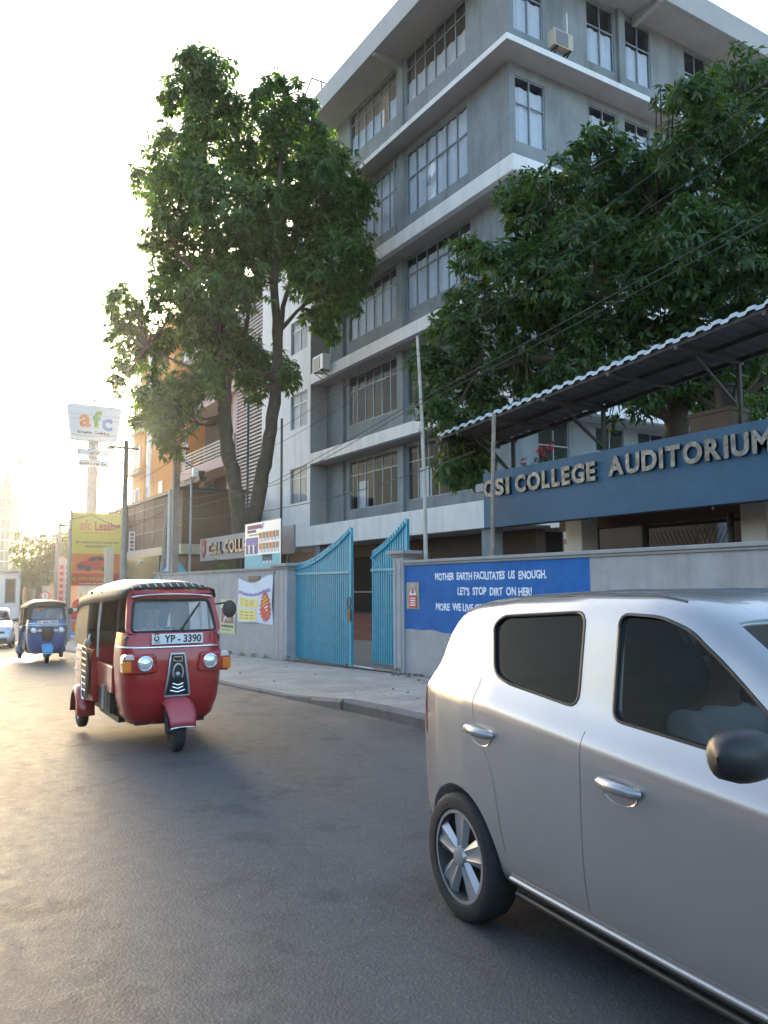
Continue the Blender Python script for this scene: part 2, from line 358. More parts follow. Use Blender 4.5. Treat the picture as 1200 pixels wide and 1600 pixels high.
M['yellow'] = flat('print_yellow', (.55, .43, .03)); M['printred'] = flat('print_red', (.52, .035, .03)); M['printorange'] = flat('print_orange', (.70, .16, .03))
M['printgreen'] = flat('print_green', (.16, .36, .05)); M['printblue'] = flat('print_blue', (.17, .28, .58)); M['printteal'] = flat('print_teal', (.10, .42, .50))
M['printpaleblue'] = flat('print_pale_blue', (.50, .60, .74)); M['printviolet'] = flat('print_violet', (.16, .12, .42)); M['paper'] = flat('paper', (.62, .60, .52), .8, .1)
M['papergreen'] = flat('paper_green', (.50, .56, .36), .8, .1); M['printmaroon'] = flat('print_maroon', (.17, .05, .12)); M['printpaleyellow'] = flat('print_pale_yellow', (.68, .60, .20))
M['panelwhite'] = flat('panel_white', (.74, .74, .74), .4); M['printbrown'] = flat('print_brown', (.33, .18, .11)); M['printdark'] = flat('print_dark', (.06, .04, .05))
M['printskin'] = flat('print_skin', (.38, .22, .15))
# ================================================================== the setting
def strip_sheet(name, x0, x1, ys, off, m, nx=1):
    rows = []
    for y in ys:
        rows.append([(x0+(x1-x0)*i/nx, y, zg(y)+(off(y) if callable(off) else off)) for i in range(nx+1)])
    b = MB(); b.grid(rows); o = b.build(name, m); return tag(o, kind='structure')
# one ground sheet: dusty earth, out to the horizon
strip_sheet('ground', -900, 900, [-900, 8, 45, 1800], 0, M['soil'])
strip_sheet('road', -6.4, 5.02, [-120, 8, 20, 45, 400], .004, road_mat())
def poff(y): return .13 if y < 9.3 else (.035 if y > 11 else .13-.095*(y-9.3)/1.7)
ys = [-60, -20] + [i*.25 for i in range(0, 100)] + [26, 30, 40, 45, 70, 100]
b = MB(); rows = []
for y in ys:
    rows.append([(x, y, zg(y)+poff(y)+.006*math.sin(x*5.1+y*1.7)*math.sin(y*2.3-x)) for x in [5.16+i*.24 for i in range(14)]])
b.grid(rows); tag(b.build('pavement', M['pave'], smooth=60), kind='structure')
# kerb stones: separate blocks of about 0.9 m along the pavement edge, sunk flush further on
kerb = thing('kerb', None, None); kerb['kind'] = 'structure'
y = -6.; i = 0
while y < 24:
    l = .9; h = poff(y+l/2); x0 = 5.02+.012*math.sin(i*2.1)
    za, zb = zg(y)+poff(y)+.004, zg(y+l)+poff(y+l)+.004
    bb = MB(); c0 = .03 if h > .06 else .004
    pr = [(x0, -.2), (x0, -c0), (x0+c0, 0), (x0+.15, 0), (x0+.15, -.2)]
    rows = [[(px, yy, zz+pz) for px, pz in pr] for yy, zz in ((y+.006, za), (y+l-.006, zb))]
    bb.grid(rows, close=True); bb.add(rows[0], [(4, 3, 2, 1, 0)]); bb.add(rows[1], [(0, 1, 2, 3, 4)])
    bb.build('kerb_stone', M['kerb'], kerb); y += l; i += 1
# ground inside the compound walls
strip_sheet('compound_ground', 8.5, 40, [-20, 8, 20, 36], .03, mat('compound_paving', (.27, .235, .195), .9, var=.15, scale=1.5, bump=.3, bscale=40))

# ================================================================== compound walls
def wall_cap(b, y0, y1, x=8.4, t=.2, z=2.0, o=0):
    b.box((x-.03, y0, z-.05), (x+t+.03, y1, z-.01)); b.box((x-.055, y0-o, z-.01), (x+t+.055, y1+o, z+.045))
rw = thing('compound_wall', 'grey boundary wall with the big blue painted slogan panel', 'wall', (0, 0, 0))
b = MB(); b.box((8.4, -8, -.5), (8.6, 13.0, 1.95)); b.build('wall_body', M['wallgrey'], rw)
b = MB(); wall_cap(b, -8, 12.998); b.build('coping', M['concrete'], rw, bevel=.01)
b = MB()      # hand painted blue field with an uneven lower edge
edge = [(13.0-.15*i, .74+.012*math.sin(i*1.3)+.02*math.sin(i*.37)) for i in range(33)]
top = [(yy, 1.944) for yy, _ in edge]
b.grid([[(8.3965, yy, zz) for yy, zz in edge], [(8.3965, yy, zz) for yy, zz in top]])
mural = b.build('painted_panel', M['muralblue'], rw)
def wobble(o, a=.005, f=9):
    for v in o.data.vertices:
        v.co.z += a*math.sin(v.co.y*f)+a*.7*math.sin(v.co.y*f*2.7+1); v.co.y += a*.8*math.sin(v.co.z*31+v.co.y*5)
    return o
for s_, y0, z0, wd, cap in (('MOTHER  EARTH FACILITATES  US  ENOUGH.', 12.0, 1.665, 2.92, .128), ("LET'S  STOP  DIRT  ON HER!", 11.32, 1.405, 1.90, .13), ('MORE  WE LIVE GREEN', 11.98, 1.13, 1.62, .125)):
    wobble(text(s_, cap/.73, (8.3955, y0, z0), WALLW, M['paintwhite'], 'painted_lettering', mural, ext=.0008, width=wd, bold=.0055))
rp = MB(); rp.box((8.36, 13.0, -.4), (8.66, 13.36, 2.12)); 
gp = thing('gate_pillar', 'narrow grey gate pillar between the blue gate and the blue slogan', 'pillar')
rp.build('shaft', M['wallgrey'], gp, bevel=.012)
b = MB(); b.box((8.32, 12.95, 2.122), (8.70, 13.41, 2.17)); b.box((8.27, 12.88, 2.171), (8.75, 13.48, 2.24)); b.build('capital', M['concrete'], gp, bevel=.012)
b = MB()
for yy in (13.09, 13.27): b.box((8.352, yy-.008, -.1), (8.3605, yy+.008, 2.05))
b.build('groove_line', M['concrete'], gp)

lw = thing('compound_wall', 'grey boundary wall carrying the hung banner and a poster, left of the gate', 'wall')
b = MB(); b.box((8.4, 19.0, -.8), (8.6, 29.3, 1.97)); b.build('wall_body', M['wallgrey'], lw)
b = MB(); wall_cap(b, 19.05, 29.3, z=2.02); b.build('coping', M['concrete'], lw, bevel=.01)
b = MB(); b.box((8.352, 18.3, -.7), (8.72, 19.0, 2.0)); 
gp2 = thing('gate_pillar', 'wide grey gate pillar at the hinge side of the tall blue gate leaf', 'pillar')
b.build('shaft', M['wallgrey'], gp2, bevel=.012)
b = MB(); b.box((8.32, 18.24, 2.002), (8.76, 19.06, 2.06)); b.box((8.26, 18.16, 2.061), (8.82, 19.14, 2.14)); b.build('capital', M['concrete'], gp2, bevel=.012)
b = MB(); b.box((8.345, 18.5, -.3), (8.3525, 18.52, 1.98)); b.box((8.345, 18.78, -.3), (8.3525, 18.80, 1.98)); b.build('groove_line', M['concrete'], gp2)
ep = thing('gate_pillar', 'far end pillar of the grey boundary wall, behind the red three-wheeler', 'pillar')
b = MB(); b.box((8.34, 29.3, -.9), (8.66, 29.9, 2.05)); b.build('shaft', M['wallgrey'], ep, bevel=.012)
b = MB(); b.box((8.26, 29.2, 2.052), (8.74, 30.0, 2.13)); b.build('capital', M['concrete'], ep, bevel=.012)

# ================================================================== blue steel gate
def gate_leaf(label, y_hinge, y_free, n, ztop, zrail, x, zb, cross=False):
    t = thing('steel_gate', label, 'gate', (x, y_hinge, zb), group=None)
    L_ = y_hinge-y_free
    if 'gatesheet' not in M: M['gatesheet'] = mat('gate_sheet', (.018, .15, .21), .5, var=.2, scale=5)
    bar_me = {}
    for i in range(n):
        u = L_*(i+.5)/n; zt = ztop(u/L_)-zb
        b = MB(); b.box((-.016, -u-.024, .05), (.016, -u+.024, zt-.03))
        b.add([(-.016, -u-.024, zt-.03), (.016, -u-.024, zt-.03), (.016, -u+.024, zt-.03), (-.016, -u+.024, zt-.03), (0, -u, zt)], [(0, 1, 4), (1, 2, 4), (2, 3, 4), (3, 0, 4)])
        b.build('bar', M['gateblue'], t)
    b = MB(); b.box((.022, -L_+.01, .12), (.028, -.01, zrail-zb)); b.build('back_sheet', M['gatesheet'], t)
    b = MB(); b.box((-.045, -L_, zrail-zb-.028), (-.0165, 0, zrail-zb+.028)); b.build('rail', M['gateblue'], t)
    b = MB(); b.box((.027, -L_, .14), (.05, 0, .20)); b.build('rail', M['gateblue'], t)
    pts = [(-.03, -L_*q/16, ztop(q/16)-zb-.16) for q in range(17)]
    b = MB(); b.tube(pts, .022, 6); b.build('curved_rail', M['gateblue'], t, smooth=50)
    if cross:
        b = MB(); b.tube([(-.03, -L_*q/12, ztop(0)-zb-.16-.42*math.sin(q/12*math.pi/2)) for q in range(13)], .02, 6); b.build('curved_rail', M['gateblue'], t, smooth=50)
    zt = ztop(1)-zb
    b = MB(); b.box((-.03, -L_-.055, .03), (.03, -L_-.002, zt-.06)); b.build('post', M['gateblue'], t, bevel=.006)
    b = MB(); b.lathe([(-.02, .001), (-.02, .055), (.02, .055), (.02, .001)], (0, -L_+.16, .045), (1, 0, 0), 14); b.build('roller', M['black'], t)
    return t
lt = gate_leaf('tall pale blue gate leaf with a rising curved top, padlocked at its high end', 18.22, 15.42, 28, lambda u: 2.14+.76*u**1.7, 1.87, 8.56, -.21)
b = MB(); b.box((-.05, -2.86, 1.02), (-.02, -2.72, 1.28)); b.tube([(-.05, -2.80+.07*math.cos(q), 1.42+.12*math.sin(q)) for q in [i*.42 for i in range(16)]], .012, 6); b.build('latch', M['black'], lt)
gate_leaf('shorter visible pale blue gate leaf tucked behind the narrow pillar', 14.78, 13.42, 15, lambda u: 2.33+.62*u**1.35, 1.90, 8.72, -.08, cross=True)
b = MB(); b.box((8.60, 14.6, zg(14.3)+.030), (8.66, 16.4, zg(15.5)+.052)); tag(b.build('gate_track', M['paintwhite']), 'worn white steel track on the ground in the gate opening', 'track')

# ================================================================== main college building
mb_ = thing('college_building', 'five storey grey college building with white floor bands and strip windows', 'building')
def holed(b, o, ux, uy, W, H, holes, depth):
    o = Vector(o); ux = Vector(ux); uy = Vector(uy); n = ux.cross(uy)
    xs = sorted({0, W, *[h[0] for h in holes], *[h[2] for h in holes]}); zs = sorted({0, H, *[h[1] for h in holes], *[h[3] for h in holes]})
    for i in range(len(xs)-1):
        for j in range(len(zs)-1):
            cx, cz = (xs[i]+xs[i+1])/2, (zs[j]+zs[j+1])/2
            if any(h[0] < cx < h[2] and h[1] < cz < h[3] for h in holes): continue
            b.quad(*[o+ux*a+uy*c for a, c in ((xs[i], zs[j]), (xs[i+1], zs[j]), (xs[i+1], zs[j+1]), (xs[i], zs[j+1]))])
    for x0, z0, x1, z1 in holes:
        c = [(x0, z0), (x1, z0), (x1, z1), (x0, z1)]
        for k in range(4):
            a, d = c[k], c[(k+1) % 4]
            b.quad(o+ux*a[0]+uy*a[1], o+ux*d[0]+uy*d[1], o+ux*d[0]+uy*d[1]-n*depth, o+ux*a[0]+uy*a[1]-n*depth)
    return b
pane_cache = {}
def window(parent, o, ux, uy, W, H, cols, split, glass, curt=None, inset=.035, fm='wframe', opened=(), tilt=.006, bare=(), fw_=.036):
    o = Vector(o); ux = Vector(ux); uy = Vector(uy); n = ux.cross(uy); b = MB()
    F = lambda a, c, d=0: o+ux*a+uy*c-n*(inset+d)
    def fb(a0, c0, a1, c1, t=.05):
        p = [F(a0, c0), F(a1, c0), F(a1, c1), F(a0, c1)]; q = [v-n*t for v in p]
        b.add(p+q, [(0, 1, 2, 3), (0, 4, 5, 1), (1, 5, 6, 2), (2, 6, 7, 3), (3, 7, 4, 0)])
    fb(0, 0, W, fw_); fb(0, H-fw_, W, H); fb(0, fw_, fw_, H-fw_); fb(W-fw_, fw_, W, H-fw_)
    zs = [fw_] + [H*s_ for s_ in split] + [H-fw_]; xs = [W*i/cols for i in range(cols+1)]; xs[0] = fw_/2; xs[-1] = W-fw_/2
    for x in xs[1:-1]: fb(x-fw_/2, fw_, x+fw_/2, H-fw_, .06)
    for z in zs[1:-1]: fb(fw_, z-fw_/2, W-fw_, z+fw_/2, .055)
    wobj = b.build('window', M[fm], parent)
    for i in range(cols):
        for j in range(len(zs)-1):
            if (i, j) in bare: continue
            pw, ph = xs[i+1]-xs[i]-fw_, zs[j+1]-zs[j]-(fw_ if j not in (0, len(zs)-2) else fw_/2)
            key = (round(pw, 3), round(ph, 3), glass, tuple(ux))
            if key not in pane_cache:
                pb = MB(); c_ = [ux*(-pw/2)+uy*(-ph/2), ux*(pw/2)+uy*(-ph/2), ux*(pw/2)+uy*(ph/2), ux*(-pw/2)+uy*(ph/2)]
                pb.add([v for v in c_]+[v-n*.006 for v in c_], [(0, 1, 2, 3), (7, 6, 5, 4), (0, 4, 5, 1), (1, 5, 6, 2), (2, 6, 7, 3), (3, 7, 4, 0)])
                pane_cache[key] = pb.mesh('pane', M[glass])
            zc = zs[j]+(0 if j == 0 else fw_/2)+ph/2
            p = link('pane', pane_cache[key], wobj, F(xs[i]+fw_/2+pw/2, zc, .02))
            ang = random.gauss(0, tilt); ang2 = random.gauss(0, tilt)
            p.rotation_euler = Matrix.Rotation(ang, 3, uy).to_euler() if (i, j) not in opened else Matrix.Rotation(R(-14), 3, ux).to_euler()
    if curt:
        cm, lo, hi, miss = curt; cb = MB(); N = int(W/.055); rows = []
        for zf in (lo, hi):
            rows.append([F(W*k/N, H*zf+.02, .085+.022*math.sin(k*.9)+.012*math.sin(k*2.3+1)) for k in range(N+1)])
        cb.grid(rows)
        if miss: cb.f = [f for k, f in enumerate(cb.f) if not any(a <= k/N < c for a, c in miss)]; cb.mi = [0]*len(cb.f)
        cb.build('curtain', M[cm], wobj)
    return wobj
UX, UZ = WALLW
FX, UX5, RX = 15.20, 15.23, 16.0        # band front, upper wall, recessed wall
YN, YF = 17.6, 31.0                     # near corner, far end of the strip windows
# --- white floor bands (upstand and slab edge), wrapping the near corner
for z0, z1, xf, yn in ((3.30, 4.15, 15.20, 17.45), (6.82, 7.28, 15.20, 17.45), (10.32, 10.80, 15.20, 17.45), (13.85, 14.38, 15.18, 17.45)):
    b = MB(); b.box((xf, yn+.252, z0), (xf+.25, 31.0 if z0 > 4 else 36.4, z1)); b.box((xf, yn, z0), (34, yn+.25, z1))
    b.build('floor_band', M['white'], mb_, bevel=.02)
    b = MB(); b.box((xf+.252, yn+.252, z0+.012), (34, 31, z0+.2)); b.build('floor_slab', M['soffit'], mb_)
b = MB(); b.box((14.53, 16.85, 17.37), (34, 31.3, 17.52)); b.build('floor_slab', M['soffit'], mb_)
b = MB(); b.box((14.51, 16.83, 17.36), (14.529, 31.3, 17.545)); b.box((14.5295, 16.83, 17.36), (34, 16.849, 17.545)); b.build('floor_band', M['white'], mb_)
# --- roof slab with deep fascia
b = MB(); b.box((14.07, 16.42, 20.86), (34, 30.3, 21.02)); b.build('roof_slab', M['soffit'], mb_)
b = MB(); b.box((14.0, 16.35, 20.80), (14.069, 30.3, 21.68)); b.box((14.0695, 16.35, 20.80), (34, 16.419, 21.68)); b.box((14.0695, 30.301, 20.80), (34, 30.37, 21.68)); b.build('roof_fascia', M['facade_light'], mb_, bevel=.015)
for yy in (23.6, 29.6): 
    b = MB(); b.prism([(0, .0), (1.16, 0), (1.16, -.30), (0, -.12)], (14.07, yy-.08, 20.858), (1, 0, 0), (0, 0, 1), .18); b.build('bracket', M['facade_light'], mb_)
for xx in (20.9, 27.2):
    b = MB(); b.prism([(0, 0), (1.16, 0), (1.16, -.30), (0, -.12)], (xx, 16.42, 20.858), (0, 1, 0), (0, 0, 1), .18); b.build('bracket', M['facade_light'], mb_)
# --- upper storeys, front
bays5 = [(19.7, 23.3), (23.95, 27.5)]
b = MB()
hol4 = [(YF-y1, 14.78-14.38, YF-y0, 17.12-14.38) for y0, y1 in bays5]
holed(b, (UX5, YF, 14.38), UX, UZ, YF-YN, 17.372-14.38, hol4, .24); b.build('wall', M['facade'], mb_)
hol5 = [(YF-y1, 18.98-17.52, YF-y0, 20.80-17.52) for y0, y1 in bays5]
b = MB(); holed(b, (UX5, YF, 17.52), UX, UZ, YF-YN, 20.862-17.52, hol5, .24); b.build('wall', M['facade'], mb_)
# right face, upper
def RX_(x0, z0): return (x0, YN, z0)
b = MB(); h4 = [(.22, .52, 1.42, 2.62), (3.35, .62, 4.62, 2.70), (5.0, .62, 6.2, 2.70), (10.6, .62, 11.8, 2.7)]
holed(b, (UX5, YN, 14.38), WALLS[0], UZ, 18.5, 17.372-14.38, h4, .24); b.build('wall', M['facade'], mb_)
b = MB(); h5 = [(.22, .98, 1.42, 3.0), (3.35, 1.05, 4.6, 3.2), (5.15, 1.05, 6.4, 3.2), (8.2, 1.05, 9.4, 3.2), (12.5, 1.05, 13.8, 3.2)]
holed(b, (UX5, YN, 17.52), WALLS[0], UZ, 18.5, 20.862-17.52, h5, .24); b.build('wall', M['facade'], mb_)
for h in h4: window(mb_, (UX5+h[0], YN, 14.38+h[1]), *WALLS, h[2]-h[0], h[3]-h[1], 2, (.6,), 'glassdark', ('curtain', .0, .86, None))
for i, h in enumerate(h5): window(mb_, (UX5+h[0], YN, 17.52+h[1]), *WALLS, h[2]-h[0], h[3]-h[1], 2, (.62,), 'glassdark', ('curtain', .0, .58, None))
# pilaster on the right face and the columns between the window bays
b = MB(); b.box((UX5+4.72, YN-.12, 17.525), (UX5+5.02, YN-.002, 20.855)); b.build('column', M['facade'], mb_)
for z0, z1 in ((14.385, 17.36), (17.525, 20.855)):
    b = MB(); b.box((UX5-.06, 23.42, z0), (UX5-.002, 23.84, z1)); b.build('column', M['facade'], mb_)
for k, (y0, y1) in enumerate(bays5):
    window(mb_, (UX5, y1, 14.78), UX, UZ, y1-y0, 2.34, 6, (.6,), 'glassdark', ('curtain', .0, .97, None), opened=((2, 0),) if k == 0 else ())
    window(mb_, (UX5, y1, 18.98), UX, UZ, y1-y0, 1.82, 6, (.72,), 'glassdark', ('curtain' if k else 'curtain_warm', .0, .46, [(.68, .84)] if k else None), bare=((4, 0),) if k else ())
# --- recessed lower storeys, front
YR = 18.5
rec = [(4.15, 6.832, 4.68, 6.70), (7.28, 10.332, 8.2, 10.25), (10.80, 13.862, 11.8, 13.75)]
bays = [(20.6, 24.55), (25.1, 28.95)]
for k, (z0, z1, s0, s1) in enumerate(rec):
    b = MB(); holed(b, (RX, YF, z0), UX, UZ, YF-YR, z1-z0, [(YF-y1, s0-z0, YF-y0, s1-z0) for y0, y1 in bays], .2); b.build('wall', M['facade'], mb_)
    b = MB(); b.box((RX-.14, 24.62, z0+.003), (RX-.002, 25.02, z1-.02)); b.build('column', M['facade'], mb_)
    for q, (y0, y1) in enumerate(bays):
        cs = [('curtain', 0, .55, [(0, .12), (.34, 1)]), None, ('curtain', 0, .86, None)][k]
        window(mb_, (RX, y1, s0), UX, UZ, y1-y0, s1-s0, 6, (.70,), 'glassdark', cs, fm='wframe', tilt=.01)
    # right face, recessed, seen only through the tree
    b = MB(); hh = [(.9, .55, 2.2, 2.6), (3.4, .55, 4.7, 2.6), (5.4, .55, 6.7, 2.6), (9, .55, 10.2, 2.6)]
    holed(b, (RX, YR, z0), WALLS[0], UZ, 17, z1-z0, hh, .2); b.build('wall', M['facade'], mb_)
    for h in hh: window(mb_, (RX+h[0], YR, z0+h[1]), *WALLS, h[2]-h[0], h[3]-h[1], 2, (.6,), 'glassdark', None, fm='wframe')
    # side wall of the white stair block that closes the recess
    b = MB(); b.box((15.202, 31.002, z0+.002), (17, 31.2, z1-.003)); b.build('fin_wall', M['facade_light'], mb_)
# --- white stair block with small windows
b = MB(); ho = [(36.4-33.05, 5.25-4.15, 36.4-31.3, 6.85-4.15), (36.4-33.05, 8.62-4.15, 36.4-31.3, 10.2-4.15), (36.4-33.05, 12.1-4.15, 36.4-31.3, 13.6-4.15)]
holed(b, (15.199, 36.4, 4.15), UX, UZ, 5.4, 13.2, ho, .16); b.box((15.36, 31.21, 3.5), (18, 36.39, 17.3)); b.quad((15.199, 31, 17.35), (15.199, 36.4, 17.35), (18, 36.4, 17.35), (18, 31, 17.35)); b.quad((15.199, 36.4, 3.3), (18, 36.4, 3.3), (18, 36.4, 17.35), (15.199, 36.4, 17.35))
b.build('stair_block', M['white'], mb_)
for h in ho: window(mb_, (15.199, 36.4-h[0], 4.15+h[1]), UX, UZ, h[2]-h[0], h[3]-h[1], 2, (.7,), 'glassdark', ('curtain_warm', 0, 1, [(0, .5)] if h is ho[1] else None), fm='wframe_light', inset=.06, bare=((0, 0),) if h is ho[1] else ())
# --- inner core: dark rooms behind the glass, ground floor
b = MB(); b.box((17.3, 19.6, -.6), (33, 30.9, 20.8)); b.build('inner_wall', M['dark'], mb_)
for yy in (19.2, 24.8, 30.6):
    b = MB(); b.box((15.35, yy-.22, -.8), (15.8, yy+.22, 3.3)); b.build('column', M['facade'], mb_)
b = MB(); b.box((16.8, 18.6, .42), (17.2, 24.2, 3.3)); b.build('wall', M['brown'], mb_)
b = MB(); b.box((16.9, 24.4, .4), (17.0, 27.0, 2.8)); b.build('door', mat('tinted_door', (.03, .05, .05), .15, var=.1), mb_)
b = MB(); b.box((16.75, 24.3, .42), (17.15, 31, .5)); b.box((16.86, 24.1, 2.81), (17.1, 31, 3.3)); b.build('lintel', M['brown'], mb_)
st = MB()
for i in range(5):
    s_ = MB(); s_.box((15.45+.28*i, 20.5, -.7), (15.73+.28*i if i < 4 else 17.3, 31.0, -.44+.172*(i+1))); s_.build('step', M['tile'], mb_, bevel=.012)
b = MB(); b.tube([(16.75, 24.5, 1.35), (16.72, 31, 1.33)], .03, 8); b.build('handrail', M['wframe_light'], mb_)
b = MB(); b.tube([(15.93, 29.35, 7.3), (15.93, 29.35, 13.8)], .05, 8); b.tube([(15.93, 29.35, 4.2), (15.93, 29.35, 6.8)], .05, 8); b.build('down_pipe', M['facade'], mb_, smooth=60)
b = MB(); b.tube([(15.16, 24.0, 14.4), (15.16, 24.0, 17.3)], .045, 8); b.build('down_pipe', M['facade'], mb_, smooth=60)
# --- roof tank frame
rf = thing('roof_frame', 'thin steel tubular frame standing on the flat roof edge', 'frame', (15.6, 30.2, 21.03))
def rod(p, q, r_=.035): b = MB(); b.tube([p, q], r_, 6); b.build('rod', M['redwall'] if r_ > .04 else M['darksteel'], rf)
for p, q in (((0, 3.4, -.4), (0, 3.1, 3.1)), ((0, 3.1, 3.1), (0, 1.6, 4.0)), ((0, 1.6, 4.0), (4.5, 1.6, 4.0)), ((.5, 1.6, 4.0), (.5, 1.6, .2)), ((2.4, 1.6, 4.0), (2.4, 1.6, .2)), ((4.5, 1.6, 4.), (4.5, 1.6, 0))): rod(p, q)
for p, q in (((0.3, 2.8, 1.2), (1.2, 1.9, 2.0)), ((0.0, 2.9, .1), (1.5, 1.6, 2.2)), ((.3, 2.8, 1.2), (1.9, 2.8, 1.1)), ((1.2, 1.9, 2.0), (2.6, 1.9, 1.9)), ((1.9, 2.8, 1.1), (2.6, 1.9, 1.9)), ((.9, 2.8, 1.15), (1.7, 1.9, 1.95))): rod(p, q, .05)
b = MB(); b.box((1.6, 1.4, 0), (2.8, 2.2, 1.2)); b.build('motor_box', M['brown'], rf)
# --- air conditioners
def aircon(label, o, rz, s_=1.):
    t = thing('air_conditioner', label, 'air conditioner', o, rz, 'air conditioners on the college building')
    b = MB(); b.box((-.45*s_, -.18*s_, 0), (.45*s_, .18*s_, .62*s_)); b.build('casing', M['panelwhite'] if s_ > .9 else M['cream'], t, bevel=.02)
    b = MB(); b.box((-.38*s_, -.19*s_, .06*s_), (.20*s_, -.181*s_, .56*s_)); b.build('recess', M['darksteel'], t)
    b = MB()
    for i in range(8): z = (.09+.06*i)*s_; b.box((-.38*s_, -.20*s_, z), (.20*s_, -.191*s_, z+.018*s_))
    tag(b.build('grille', M['wframe_light'], t), kind='stuff')
    for sx in (-.3, .3):
        b = MB(); b.bar((sx*s_, .18*s_, -.02), (sx*s_, -.2*s_, -.02), .04, .035); b.bar((sx*s_, .18*s_, -.25), (sx*s_, -.16*s_, -.04), .03, .03); b.build('bracket', M['darksteel'], t)
    b = MB(); b.tube([(.47*s_, .1, .3*s_), (.52*s_, .15, .35*s_), (.52*s_, .16, 1.5)], .025, 6); b.build('pipe', M['paper'], t, smooth=60)
aircon('white air conditioner on the third floor ledge, beside the left tree', (15.0, 29.55, 10.55), R(-90), 1.05)
aircon('cream air conditioner at the top floor corner, above the upper white ledge', (16.75, 16.95, 17.85), 0, .86)
# ================================================================== auditorium porch, blue name board, canopy
pc = thing('porch', 'flat roofed auditorium porch on white columns behind the boundary wall', 'porch')
b = MB(); b.box((9.29, 2.0, 3.30), (13.2, 11.9, 3.45)); b.build('roof_slab', M['concrete'], pc)
b = MB(); b.box((9.33, 2.0, 2.62), (9.6, 11.3, 2.92)); b.box((11.0, 2.0, 2.60), (11.3, 11.5, 2.9)); b.build('beam', M['brown'], pc)
b = MB(); b.box((9.61, 2.0, 2.93), (13.2, 11.6, 3.0)); b.build('ceiling', M['brown'], pc)
for yy in (10.54, 7.0, 3.2):
    b = MB(); b.box((10.42, yy-.2, -.2), (10.82, yy+.2, 2.92)); b.build('column', M['white'], pc, bevel=.01)
for yy in (9.6, 5.2):
    b = MB(); b.box((12.9, yy-.2, -.2), (13.3, yy+.2, 2.92)); b.build('column', M['facade_light'], pc, bevel=.01)
for px_, py_, pz_ in ((10.5, 7.42, 2.6), (11.5, 11.2, 2.9), (10.9, 9.35, 2.6)): b = MB(); b.tube([(px_, py_, 0), (px_, py_, pz_)], .05, 8); b.build('prop_post', M['darksteel'], pc)
nb = thing('notice_board', 'white notice board with a red heading stripe under the blue name board', 'notice board', (11.2, 11.0, 0), 0)
b = MB(); b.box((0, -.28, 1.75), (.04, .62, 2.72)); b.build('panel', M['panelwhite'], nb)
b = MB(); b.box((-.006, -.24, 2.36), (-.001, .58, 2.46)); b.build('heading_stripe', M['printred'], nb)
b = MB(); b.box((-.006, -.22, 1.8), (-.001, .1, 2.25)); b.box((-.006, .18, 1.8), (-.001, .52, 2.25)); b.build('poster', M['papergreen'], nb)
b = MB(); b.box((0, -.3, 0), (.04, -.26, 2.74)); b.box((0, .6, 0), (.04, .64, 2.74)); b.build('post', M['darksteel'], nb)
ab = thing('hall_building', 'low dark assembly hall seen under the porch behind the wall', 'building')
b = MB(); b.box((14.2, 2, -.2), (22, 14.5, 3.1)); b.build('wall', M['brown'], ab)
b = MB(); b.box((14.05, 2, 3.0), (22, 15.0, 3.18)); b.build('roof', M['white'], ab)
for i, yy in enumerate((4.2, 7.2, 9.9, 12.2)):
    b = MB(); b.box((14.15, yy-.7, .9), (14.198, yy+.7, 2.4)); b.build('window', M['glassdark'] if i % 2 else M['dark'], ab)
b = MB(); b.box((13.55, 6.0, 1.8), (13.58, 7.8, 2.35)); b.build('poster', M['panelwhite'], ab)
mesh = thing('chain_link_panel', 'chain link fence panel with dark frame under the right end of the porch', 'fence', (11.6, 7.6, 0))
b = MB()
for i in range(14):
    b.bar((0, i*.09, 0.2), (0, i*.09+1.1, 1.3+1.2), .008, .008); b.bar((0, i*.09+1.1, .2), (0, i*.09, 1.3+1.2), .008, .008)
tag(b.build('wire_mesh', M['darksteel'], mesh), kind='stuff')
for p, q in (((0, 0, 0), (0, 0, 2.6)), ((0, 2.3, 0), (0, 2.3, 2.6)), ((0, 0, 2.6), (0, 2.3, 2.6)), ((0, 0, .2), (0, 2.3, .2))):
    b = MB(); b.bar(p, q, .05, .05); b.build('frame_bar', M['darksteel'], mesh)

def letters(s, cap, o, dirs, m, parent, width, ext, gap=.14, bold=.055, name='letter', space=.45):
    ms = []; x = 0
    for ch in s:
        if ch == ' ': x += space*cap; continue
        cu = bpy.data.curves.new('t', 'FONT'); cu.body = ch; cu.size = cap/.73; cu.extrude = ext/2; cu.offset = bold*cap; cu.resolution_u = 4
        t = bpy.data.objects.new('t', cu); C.objects.link(t); me = evaluated(t); bpy.data.curves.remove(cu)
        xs = [v.co.x for v in me.vertices]; x0, x1 = min(xs), max(xs)
        for v in me.vertices: v.co.x += x-x0; v.co.z += ext/2
        x += (x1-x0)+gap*cap; ms.append(me)
    k = width/(x-gap*cap)
    for me in ms:
        for v in me.vertices: v.co.x *= k
        me.transform(frame3(o, *dirs)); me.materials.clear(); me.materials.append(m); me.name = name; link(name, me, parent)
sg = thing('name_board', 'long dark blue name board with raised metal letters reading C SI COLLEGE AUDITORIUM', 'sign')
b = MB(); b.box((9.2, 4.6, 2.60), (9.26, 11.57, 3.61)); b.build('panel', M['signblue'], sg, bevel=.008)
b = MB()
for yy in (11.3, 9.0, 6.8): b.bar((9.275, yy, 2.55), (9.275, yy, 3.6), .04, .028)
b.build('frame_bar', M['darksteel'], sg)
for s_, ya, wd in (('C', 11.49, .24), ('SI', 11.18, .40), ('COLLEGE', 10.63, 1.87), ('AUDITORIUM', 8.50, 2.66)):
    letters(s_, .285, (9.199, ya, 3.175 if ya > 9 else 3.20), WALLW, M['steel'], sg, wd, .05)

